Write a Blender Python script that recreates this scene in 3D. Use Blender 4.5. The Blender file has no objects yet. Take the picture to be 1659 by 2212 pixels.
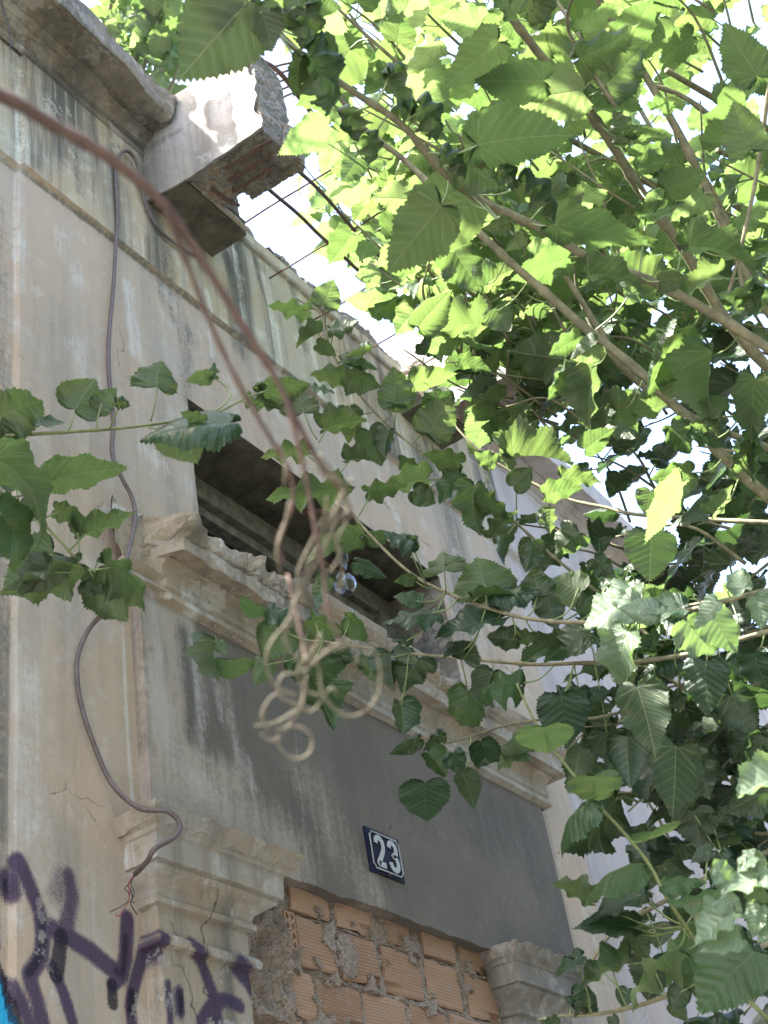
import bpy, math, random
import numpy as np
from mathutils import Vector, Matrix, noise
random.seed(7); rng = random.Random(11)
SC = bpy.context.scene
COL = SC.collection

# ------------------------------------------------------------ camera, light
CX, CY, F = 829.5, 1106.0, 2942.77
H = Vector((0.56220159, 0.41349805, 0.71620439))
V = Vector((-0.15337089, -0.79887261, 0.58161837))
N = Vector((0.81265413, -0.43683168, -0.38570889))
CAM = Vector((0, -2.0, 1.6))
def ray(px, py):
    r = Vector((px-CX, py-CY, F))
    return Vector((r.dot(H), -r.dot(N), r.dot(V)))
def at(px, py, x=None, y=None, z=None, d=None):
    r = ray(px, py)
    if d is not None: return CAM + r.normalized()*d
    if x is not None: t = (x-CAM.x)/r.x
    elif y is not None: t = (y-CAM.y)/r.y
    else: t = (z-CAM.z)/r.z
    return CAM + r*t
cd = bpy.data.cameras.new('camera'); cam = bpy.data.objects.new('camera', cd); COL.objects.link(cam)
right = Vector((H[0], -N[0], V[0])); down = Vector((H[1], -N[1], V[1])); fwd = Vector((H[2], -N[2], V[2]))
M = Matrix((right, -down, -fwd)).transposed().to_4x4(); M.translation = CAM
cam.matrix_world = M
cd.sensor_fit = 'VERTICAL'; cd.sensor_height = 36; cd.lens = 36*F/2212
cd.clip_start = 0.05; cd.clip_end = 500
cd.dof.use_dof = True; cd.dof.focus_distance = 3.3; cd.dof.aperture_fstop = 13.0
SC.camera = cam
SUN = Vector((-0.45, 0.313, 0.83)).normalized()
w = bpy.data.worlds.new('World'); SC.world = w; w.use_nodes = True
nt = w.node_tree; bg = nt.nodes['Background']
sky = nt.nodes.new('ShaderNodeTexSky'); sky.sky_type = 'NISHITA'; sky.sun_disc = False
sky.sun_elevation = math.asin(SUN.z); sky.sun_rotation = math.atan2(SUN.x, SUN.y)
sky.air_density = 1.0; sky.dust_density = 4.0; sky.ozone_density = 1.0
nt.links.new(sky.outputs[0], bg.inputs[0]); bg.inputs[1].default_value = 0.15
sl = bpy.data.lights.new('sun', 'SUN'); sl.energy = 5.0; sl.angle = math.radians(0.5); sl.color = (1, .95, .86)
so = bpy.data.objects.new('sun', sl); COL.objects.link(so); so.rotation_euler = SUN.to_track_quat('Z', 'Y').to_euler()
so.location = (0, 0, 12)
SC.view_settings.view_transform = 'Standard'; SC.view_settings.look = 'None'
SC.view_settings.exposure = 2.9; SC.view_settings.gamma = 1
SC.render.engine = 'CYCLES'
SC.cycles.max_bounces = 6; SC.cycles.transmission_bounces = 5; SC.cycles.diffuse_bounces = 4

# ------------------------------------------------------------ helpers
def thing(name, label, cat, loc=(0, 0, 0), group=None):
    o = bpy.data.objects.new(name, None); COL.objects.link(o); o.location = loc
    o['label'] = label; o['category'] = cat
    if group: o['group'] = group
    o.empty_display_size = .1
    return o
def link(name, me, mat=None, parent=None, smooth=False, label=None, kind=None):
    if mat is not None and not me.materials:
        for m in (mat if isinstance(mat, (list, tuple)) else [mat]): me.materials.append(m)
    if smooth: me.polygons.foreach_set('use_smooth', [True]*len(me.polygons))
    o = bpy.data.objects.new(name, me); COL.objects.link(o)
    if parent:
        o.parent = parent
        p = parent; off = Vector((0, 0, 0))
        while p: off += p.location; p = p.parent
        o.location = -off           # geometry is written in world coordinates
    if label: o['label'] = label
    if kind: o['kind'] = kind
    return o
def mesh(name, vs, fs, mi=None):
    me = bpy.data.meshes.new(name); me.from_pydata([tuple(v) for v in vs], [], fs)
    if mi: me.polygons.foreach_set('material_index', mi)
    me.update(); return me
class MB:
    def __init__(s): s.v = []; s.f = []
    def add(s, vs, fs):
        b = len(s.v); s.v += [tuple(v) for v in vs]; s.f += [tuple(i+b for i in f) for f in fs]
    def box(s, a, b):
        (x0, y0, z0), (x1, y1, z1) = a, b
        s.add([(x0,y0,z0),(x1,y0,z0),(x1,y1,z0),(x0,y1,z0),(x0,y0,z1),(x1,y0,z1),(x1,y1,z1),(x0,y1,z1)],
              [(0,3,2,1),(4,5,6,7),(0,1,5,4),(1,2,6,5),(2,3,7,6),(3,0,4,7)])
    def tube(s, pts, rads, n=7, cap=True):
        pts = [Vector(p) for p in pts]
        if not isinstance(rads, (list, tuple)): rads = [rads]*len(pts)
        b = len(s.v); up = None
        for i, p in enumerate(pts):
            t = (pts[min(i+1, len(pts)-1)]-pts[max(i-1, 0)])
            if t.length < 1e-9: t = Vector((0, 0, 1))
            t.normalize()
            if up is None: up = t.orthogonal().normalized()
            up = (up - t*up.dot(t)); up = up.normalized() if up.length > 1e-6 else t.orthogonal().normalized()
            sd = t.cross(up)
            for k in range(n):
                a = 2*math.pi*k/n
                s.v.append(tuple(p + (up*math.cos(a)+sd*math.sin(a))*rads[i]))
        for i in range(len(pts)-1):
            for k in range(n):
                a0 = b+i*n+k; a1 = b+i*n+(k+1) % n
                s.f.append((a0, a1, a1+n, a0+n))
        if cap:
            s.f.append(tuple(b+k for k in reversed(range(n)))); s.f.append(tuple(b+(len(pts)-1)*n+k for k in range(n)))
    def build(s, name, mat, parent=None, smooth=False, label=None, kind=None):
        return link(name, mesh(name, s.v, s.f), mat, parent, smooth, label, kind)
def spline(pts, n=6):
    P = [Vector(p) for p in pts]; P = [P[0]*2-P[1]]+P+[P[-1]*2-P[-2]]; out = []
    for i in range(1, len(P)-2):
        a, b, c, d = P[i-1:i+3]
        for k in range(n):
            t = k/n
            out.append(.5*((2*b)+(c-a)*t+(2*a-5*b+4*c-d)*t*t+(3*b-a-3*c+d)*t**3))
    out.append(P[-2]); return out
def lerp(a, b, t): return a+(b-a)*t
def nz(p, s, seed=0): return noise.noise(Vector(p)*s+Vector((seed*13.1, seed*7.7, seed*3.3)))
def nv(p, s, seed=0): return noise.noise_vector(Vector(p)*s+Vector((seed*13.1, seed*7.7, seed*3.3)))
def fbm(p, s, seed=0, o=4):
    t = 0; a = 1
    for k in range(o): t += a*nz(p, s, seed+k); s *= 2.03; a *= .5
    return t

# ------------------------------------------------------------ materials
def mat(name):
    m = bpy.data.materials.new(name); m.use_nodes = True
    n = m.node_tree.nodes; b = n['Principled BSDF']; return m, m.node_tree, b
class G:
    def __init__(s, nt): s.t = nt
    def n(s, typ, **kw):
        nd = s.t.nodes.new('ShaderNode'+typ)
        for k, v in kw.items():
            if k == 'i':
                for a, b in v.items():
                    if isinstance(b, bpy.types.NodeSocket): s.t.links.new(b, nd.inputs[a])
                    else: nd.inputs[a].default_value = b
            else: setattr(nd, k, v)
        return nd
    def noise(s, vec, scale, detail=6, rough=.6, dist=0):
        return s.n('TexNoise', i={'Vector': vec, 'Scale': scale, 'Detail': detail, 'Roughness': rough, 'Distortion': dist}).outputs[0]
    def ramp(s, fac, a, b, lo=0, hi=1):
        return s.n('MapRange', interpolation_type='SMOOTHSTEP', i={'Value': fac, 'From Min': a, 'From Max': b, 'To Min': lo, 'To Max': hi}).outputs[0]
    def math(s, op, a, b=0.0, c=0.0): 
        return s.n('Math', operation=op, i={0: a, 1: b, 2: c}).outputs[0]
    def mix(s, fac, a, b, mode='MIX'):
        nd = s.n('Mix', data_type='RGBA', blend_type=mode)
        for k, v in ((0, fac), (6, a), (7, b)):
            if isinstance(v, bpy.types.NodeSocket): s.t.links.new(v, nd.inputs[k])
            else: nd.inputs[k].default_value = (v if k == 0 else tuple(v)+(1,) if len(v) == 3 else v)
        return nd.outputs[2]
    def scale(s, vec, sc):
        return s.n('Mapping', i={'Vector': vec, 'Scale': sc}).outputs[0]
    def geo(s): return s.n('NewGeometry').outputs['Position']
    def bump(s, h, st, dist=.01, nrm=None):
        nd = s.n('Bump', i={'Height': h, 'Strength': st, 'Distance': dist})
        if nrm: s.t.links.new(nrm, nd.inputs['Normal'])
        return nd.outputs[0]

def plaster(name, base, warm, dark, white, streak=.5, runs=.5, use_mask=True, grit=.35, cracks=True, mwarm=None, chips=1.0):
    mwarm = mwarm or warm
    m, t, b = mat(name); g = G(t); P = g.geo()
    n1 = g.noise(P, 2.3, 8, .65); n2 = g.noise(P, 9, 8, .7); n3 = g.noise(P, 60, 5, .7); n4 = g.noise(P, 300, 3, .7)
    vs = g.noise(g.scale(P, (9, 9, .55)), 1.0, 8, .65); vf = g.noise(g.scale(P, (38, 38, 1.6)), 1.0, 6, .7)
    c = g.mix(g.ramp(n1, .38, .62), base, warm)
    c = g.mix(g.math('MULTIPLY', g.ramp(n2, .5, .68), .45*chips), c, white)
    vw = g.noise(g.scale(P, (4.2, 4.2, .3)), 1.0, 6, .6)
    c = g.mix(g.math('MULTIPLY', g.math('MULTIPLY', g.ramp(vw, .46, .62), g.ramp(vs, .36, .56)), streak*.9), c, dark); c = g.mix(g.math('MULTIPLY', g.ramp(vs, .50, .66), streak*.7), c, dark)
    c = g.mix(g.math('MULTIPLY', g.ramp(vf, .55, .72), runs), c, white)
    c = g.mix(g.math('MULTIPLY', g.ramp(n3, .55, .75), .35), c, dark)
    if use_mask:
        a = g.n('Attribute', attribute_name='mask').outputs['Color']
        sep = g.n('SeparateColor', i={0: a})
        # break the mask edges with grain and vertical dragging
        br = g.math('ADD', g.math('MULTIPLY', g.math('SUBTRACT', vf, .5), 1.3), g.math('MULTIPLY', g.math('SUBTRACT', n3, .5), 1.1))
        br = g.math('ADD', br, g.math('MULTIPLY', g.math('SUBTRACT', n2, .5), .7))
        st_ = g.math('ADD', g.math('MULTIPLY', vf, .55), g.math('ADD', g.math('MULTIPLY', n2, .3), g.math('MULTIPLY', n3, .15)))
        def mk(ch, lo, hi, edge=.5): return g.math('MULTIPLY', g.ramp(g.math('ADD', sep.outputs[ch], g.math('MULTIPLY', br, g.ramp(sep.outputs[ch], .02, .3))), .15, .15+edge), g.ramp(st_, lo, hi))
        c = g.mix(g.math('MULTIPLY', mk(2, .1, .45, 1.0), .9), c, mwarm)
        c = g.mix(g.math('MULTIPLY', mk(0, .28, .54, .9), .95), c, dark)
        c = g.mix(g.math('MULTIPLY', mk(1, .34, .56, .8), .9), c, white)
        pa = g.n('Attribute', attribute_name='paint').outputs['Color']
        sp = g.n('SeparateColor', i={0: pa})
        sg = g.math('MULTIPLY', g.math('SUBTRACT', g.noise(P, 420, 2, .8), .5), 1.4)
        sg = g.math('ADD', sg, g.math('MULTIPLY', g.math('SUBTRACT', vf, .5), .5))
        def pk(ch, lo, hi): return g.ramp(g.math('ADD', sp.outputs[ch], g.math('MULTIPLY', sg, g.ramp(sp.outputs[ch], .02, .25))), lo, hi)
        c = g.mix(g.ramp(sp.outputs[2], .45, .55), c, (.03, .33, .55))
        c = g.mix(g.math('MULTIPLY', pk(0, .15, .85), .93), c, (.040, .024, .058))
        c = g.mix(g.math('MULTIPLY', pk(1, .25, .9), .9), c, (.010, .008, .016))
    # dark pits and fine pores
    pits = g.ramp(g.n('TexVoronoi', i={'Vector': P, 'Scale': 55}).outputs[0], .06, .1, 1, 0)
    pits = g.math('MULTIPLY', pits, g.ramp(n2, .5, .6))
    c = g.mix(g.math('MULTIPLY', pits, .6), c, (.07, .06, .05))
    chipn = g.ramp(g.noise(P, 6.5, 10, .72), .56, .585); chipm = g.math('MULTIPLY', chipn, g.ramp(n1, .42, .56)); c = g.mix(g.math('MULTIPLY', chipm, .38*chips), c, white); c = g.mix(g.math('MULTIPLY', g.ramp(g.noise(P, 240, 3, .8), .56, .72), .35), c, dark)
    h = g.math('ADD', g.math('MULTIPLY', n3, .5), g.math('MULTIPLY', n4, .35)); h = g.math('ADD', h, g.math('MULTIPLY', n2, 1.2)); h = g.math('ADD', h, g.math('MULTIPLY', chipm, .35))
    if cracks:
        cr = g.n('TexVoronoi', feature='DISTANCE_TO_EDGE', i={'Vector': g.n('VectorMath', operation='MULTIPLY_ADD', i={0: g.n('TexNoise', i={'Vector': P, 'Scale': 6, 'Detail': 6}).outputs[1], 1: (.22, .22, .22), 2: P}).outputs[0], 'Scale': 1.7}).outputs[0]
        crk = g.math('MULTIPLY', g.ramp(cr, .0, .006, 1, 0), g.ramp(n1, .52, .6))
        c = g.mix(g.math('MULTIPLY', crk, .7), c, (.06, .05, .045)); h = g.math('SUBTRACT', h, g.math('MULTIPLY', crk, .8))
    t.links.new(c, b.inputs['Base Color']); b.inputs['Roughness'].default_value = .93; b.inputs['Specular IOR Level'].default_value = .2
    t.links.new(g.bump(h, grit, .012), b.inputs['Normal'])
    return m
M_wall = plaster('aged_plaster', (.36, .305, .24), (.40, .305, .215), (.15, .134, .108), (.48, .445, .39), .34, .3, grit=.5)
M_upper = plaster('stained_plaster', (.35, .32, .235), (.37, .29, .185), (.075, .072, .060), (.52, .50, .41), 1.0, .8)
M_panel = plaster('grey_render', (.118, .102, .080), (.140, .120, .094), (.085, .077, .064), (.33, .30, .255), .4, .10, mwarm=(.32, .27, .21), chips=.15, grit=.5)
M_trim = plaster('weathered_moulding', (.32, .295, .245), (.31, .25, .175), (.10, .094, .08), (.50, .485, .445), .7, .7, grit=.7)
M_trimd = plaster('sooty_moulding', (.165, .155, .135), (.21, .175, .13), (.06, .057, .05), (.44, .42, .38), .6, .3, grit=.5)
M_fargrey = plaster('far_plaster', (.36, .33, .315), (.37, .31, .27), (.20, .185, .17), (.44, .425, .41), .45, .35)
M_beam = plaster('pale_concrete', (.33, .315, .295), (.28, .255, .215), (.13, .122, .11), (.42, .405, .385), .7, .4, cracks=False, grit=.6)

def rubble_mat(name, c1, c2, c3, sc=70):
    m, t, b = mat(name); g = G(t); P = g.geo()
    vo = g.n('TexVoronoi', i={'Vector': P, 'Scale': sc, 'Randomness': 1.0})
    vo2 = g.n('TexVoronoi', i={'Vector': P, 'Scale': sc*2.6})
    n1 = g.noise(P, 12, 7, .7); n2 = g.noise(P, 160, 4, .7)
    col = g.n('SeparateColor', i={0: vo.outputs[1]})
    c = g.mix(g.ramp(col.outputs[0], .35, .8), c1, c2); c = g.mix(g.ramp(col.outputs[1], .72, .9), c, (.24, .16, .10))
    c = g.mix(g.ramp(n1, .4, .65), c, c3); c = g.mix(g.math('MULTIPLY', g.ramp(n2, .5, .7), .5), c, (.07, .06, .045))
    h = g.math('SUBTRACT', g.math('MULTIPLY', n2, .4), g.math('MULTIPLY', vo.outputs[0], 1.3))
    h = g.math('SUBTRACT', h, g.math('MULTIPLY', vo2.outputs[0], .6)); h = g.math('ADD', h, n1)
    t.links.new(c, b.inputs['Base Color']); b.inputs['Roughness'].default_value = .95
    t.links.new(g.bump(h, .8, .010), b.inputs['Normal']); return m
M_rubble = rubble_mat('broken_concrete', (.19, .172, .142), (.27, .25, .215), (.13, .118, .096), 62)
M_mortar = rubble_mat('rough_mortar', (.34, .27, .205), (.40, .33, .26), (.26, .205, .155), 150)

def simple(name, col, rough=.6, metal=0, var=.25, sc=30, bump=.2, spec=.5):
    m, t, b = mat(name); g = G(t); P = g.geo(); n1 = g.noise(P, sc, 6, .65)
    c = g.mix(g.ramp(n1, .3, .7), [x*(1-var) for x in col], [min(1, x*(1+var)) for x in col])
    t.links.new(c, b.inputs['Base Color']); b.inputs['Roughness'].default_value = rough; b.inputs['Metallic'].default_value = metal
    b.inputs['Specular IOR Level'].default_value = spec
    t.links.new(g.bump(n1, bump, .005), b.inputs['Normal']); return m
M_rust = simple('rusty_steel', (.085, .048, .035), .85, 0, .5, 90, .5)
M_cable = simple('brown_cable_sheath', (.085, .062, .055), .6, 0, .2, 40, .1)
M_wireb = simple('dark_wire', (.045, .04, .04), .5); M_wirer = simple('red_wire', (.22, .04, .03), .5)
M_wood = simple('old_painted_wood', (.17, .16, .125), .85, 0, .4, 25, .4)
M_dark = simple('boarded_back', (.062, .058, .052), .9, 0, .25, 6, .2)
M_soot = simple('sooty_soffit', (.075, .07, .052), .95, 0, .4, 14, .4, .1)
M_plate = simple('blue_enamel', (.010, .011, .026), .75, 0, .4, 25, .1, .12)
M_white = simple('white_enamel', (.27, .265, .225), .5, 0, .12, 60, .05)
M_bark = simple('smooth_bark', (.165, .15, .088), .75, 0, .35, 45, .35)
M_twig = simple('green_twig', (.15, .17, .06), .6, 0, .3, 40, .15)
M_petiole = simple('pale_petiole', (.15, .20, .075), .5, 0, .2, 40, .05)
M_vine = simple('dry_vine_bark', (.066, .036, .025), .75, 0, .35, 60, .4)
M_tendril = simple('dry_tendril', (.085, .070, .040), .7, 0, .3, 60, .3)
M_ground = simple('asphalt', (.05, .05, .05), .9, 0, .3, 8, .3)
M_pave = simple('pavement_concrete', (.30, .29, .27), .9, 0, .2, 5, .3)
M_fil = simple('tungsten', (.3, .3, .3), .3, 1); M_sock = simple('black_bakelite', (.03, .028, .027), .4)
m_, t_, b_ = mat('bulb_glass'); b_.inputs['Base Color'].default_value = (.96, .97, 1, 1); b_.inputs['Roughness'].default_value = .03
b_.inputs['Transmission Weight'].default_value = 1; b_.inputs['IOR'].default_value = 1.45; M_glass = m_

def brick_mat():
    m, t, b = mat('hollow_clay_brick'); g = G(t); P = g.geo()
    r = g.n('ObjectInfo').outputs['Random']
    n1 = g.noise(P, 14, 7, .7); n2 = g.noise(P, 130, 5, .7); vs = g.noise(g.scale(P, (5, 5, 60)), 1, 5, .6)
    c = g.mix(r, (.27, .148, .082), (.38, .235, .145)); c = g.mix(g.math('MULTIPLY', g.ramp(vs, .4, .7), .4), c, (.34, .215, .135))
    c = g.mix(g.math('MULTIPLY', g.ramp(g.noise(P, 24, 8, .75), .50, .68), .5), c, (.30, .25, .205)); c = g.mix(g.math('MULTIPLY', g.ramp(n1, .5, .72), .65), c, (.27, .23, .195))
    c = g.mix(g.math('MULTIPLY', g.ramp(n2, .55, .75), .4), c, (.22, .12, .075))
    t.links.new(c, b.inputs['Base Color']); b.inputs['Roughness'].default_value = .92
    t.links.new(g.bump(g.math('ADD', n2, n1), .4, .006), b.inputs['Normal']); return m
M_brick = brick_mat()

def leaf_mat(name, top, top2, under, trans, tf=.45, gloss=.4):
    m, t, b = mat(name); g = G(t); nodes = t.nodes
    uv = g.n('UVMap').outputs[0]; s = g.n('SeparateXYZ', i={0: uv}); u, v = s.outputs[0], s.outputs[1]
    au = g.math('ABSOLUTE', u); r = g.n('ObjectInfo').outputs['Random']; P = g.geo(); ln = g.noise(P, 1.7, 2); r = g.math('FRACT', g.math('ADD', r, g.math('MULTIPLY', ln, 3)))
    # midrib and side veins fan along the blade
    q = g.math('SUBTRACT', v, g.math('MULTIPLY', au, .55))
    bow = g.math('MULTIPLY', g.math('MULTIPLY', au, au), .35); q = g.math('SUBTRACT', q, bow)
    fr = g.math('FRACT', g.math('DIVIDE', q, .135)); d = g.math('ABSOLUTE', g.math('SUBTRACT', fr, .5))
    lat = g.ramp(d, .455, .49); lat = g.math('MULTIPLY', lat, g.ramp(q, -.08, -.04))
    mid = g.math('MULTIPLY', g.ramp(au, .004, .012, 1, 0), g.ramp(v, -.01, .0))
    # basal veins from the notch
    ang = g.math('DIVIDE', v, g.math('ADD', au, .001))
    bas = g.ramp(g.math('ABSOLUTE', g.math('SUBTRACT', ang, .15)), .02, .07, 1, 0); bas2 = g.ramp(g.math('ABSOLUTE', g.math('SUBTRACT', ang, .78)), .02, .06, 1, 0)
    bas = g.math('MULTIPLY', g.math('MAXIMUM', bas, bas2), g.ramp(au, .3, .36, 1, 0))
    vein = g.math('MAXIMUM', g.math('MAXIMUM', lat, mid), bas)
    cell = g.n('TexVoronoi', feature='DISTANCE_TO_EDGE', i={'Vector': uv, 'Scale': 34}).outputs[0]
    net = g.ramp(cell, .0, .07, 1, 0)
    blotch = g.noise(uv, 5, 5, .7); spots = g.ramp(g.noise(P, 60, 4, .7), .62, .72)
    edge_ = g.math('MULTIPLY', g.ramp(g.noise(P, 22, 5, .75), .60, .66), .7)
    ct = g.mix(r, top, top2); ct = g.mix(g.math('MULTIPLY', g.ramp(blotch, .4, .7), .35), ct, [x*.6 for x in top])
    ct = g.mix(g.math('MULTIPLY', vein, .45), ct, [x*2.2+.02 for x in top2]); ct = g.mix(g.math('MULTIPLY', spots, .35), ct, (.12, .09, .03))
    cu = g.mix(r, under, [x*1.25 for x in under]); cu = g.mix(g.math('MULTIPLY', vein, .6), cu, (.22, .26, .125)); cu = g.mix(g.math('MULTIPLY', net, .25), cu, [x*.7 for x in under])
    bf = g.n('NewGeometry').outputs['Backfacing']
    c = g.mix(bf, ct, cu); c = g.mix(edge_, c, (.11, .085, .035))
    tr = g.mix(r, trans, [trans[0]*.75, trans[1]*.9, trans[2]*.8]); tr = g.mix(g.math('MULTIPLY', net, .25), tr, [x*.7 for x in trans]); tr = g.mix(g.math('MULTIPLY', vein, .4), tr, [x*.6+.05 for x in trans])
    h = g.math('ADD', g.math('MULTIPLY', vein, -1.0), g.math('MULTIPLY', g.math('SINE', g.math('MULTIPLY', fr, 6.283)), .28)); h = g.math('SUBTRACT', h, g.math('MULTIPLY', net, .25))
    nrm = g.bump(h, .4, .0035)
    t.links.new(c, b.inputs['Base Color']); b.inputs['Roughness'].default_value = gloss; b.inputs['Specular IOR Level'].default_value = .55
    t.links.new(nrm, b.inputs['Normal'])
    tb = g.n('BsdfTranslucent', i={'Color': tr, 'Normal': nrm})
    mx = g.n('MixShader', i={0: tf, 1: b.outputs[0], 2: tb.outputs[0]})
    t.links.new(mx.outputs[0], nodes['Material Output'].inputs[0]); return m
M_leaf = leaf_mat('mulberry_leaf', (.017, .044, .021), (.028, .062, .026), (.046, .068, .034), (.16, .235, .06), .44, .36)
M_leafd = leaf_mat('shaded_mulberry_leaf', (.011, .034, .017), (.020, .048, .020), (.032, .055, .027), (.065, .12, .028), .32, .38)  # same leaf with canopy shade put into a darker colour
M_leafg = leaf_mat('sunlit_mulberry_leaf', (.11, .16, .10), (.14, .19, .12), (.08, .12, .05), (.23, .34, .09), .35, .30)  # same leaf with sunlight put into a paler colour, for lit leaves
M_leafy = leaf_mat('pale_mulberry_leaf', (.030, .074, .028), (.044, .092, .032), (.060, .088, .042), (.23, .32, .10), .5, .45)  # paler, more translucent leaf colour

# ------------------------------------------------------------ painted stains, panel shade & spray (baked as surface colour masks)
def c1(x, y): return (x*.5, y*.5)
def c2(x, y): return (829.5+x*.5, y*.5)
def c3(x, y): return (x*.5, 610+y*.5)
def c4(x, y): return (829.5+x*.5, 610+y*.5)
def c5(x, y): return (x*.5, 1084.5+y*.5)
def c6(x, y): return (829.5+x*.5, 1152+y*.5)
def c7(x, y): return (x*.5, 1626.5+y*.5)
def c8(x, y): return (542+x*.5, 1626.5+y*.5)
def g6(x, y): return (x*.286, 1737.6+y*.286)
def r8(x, y): return (1184.6+x*.286, 1127.6+y*.286)
def b7(x, y): return (1184.6+x*.286, 1602+y*.286)
def g2(x, y): return (271+x*.286, 135.5+y*.286)
K = 1/800.
def ST(ch, f, pts, wpx, soft, s=1.0):
    P = [at(*f(*p), y=0) for p in pts]
    return (ch, np.array([[p.x, p.z] for p in P]), wpx*K/2*(1.55 if ch == 3 else 1.7 if ch == 4 else 1), soft*K*(1.9 if ch == 3 else 1 if ch == 4 else 2.4), s)
idf = lambda x, y: (x, y)
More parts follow.
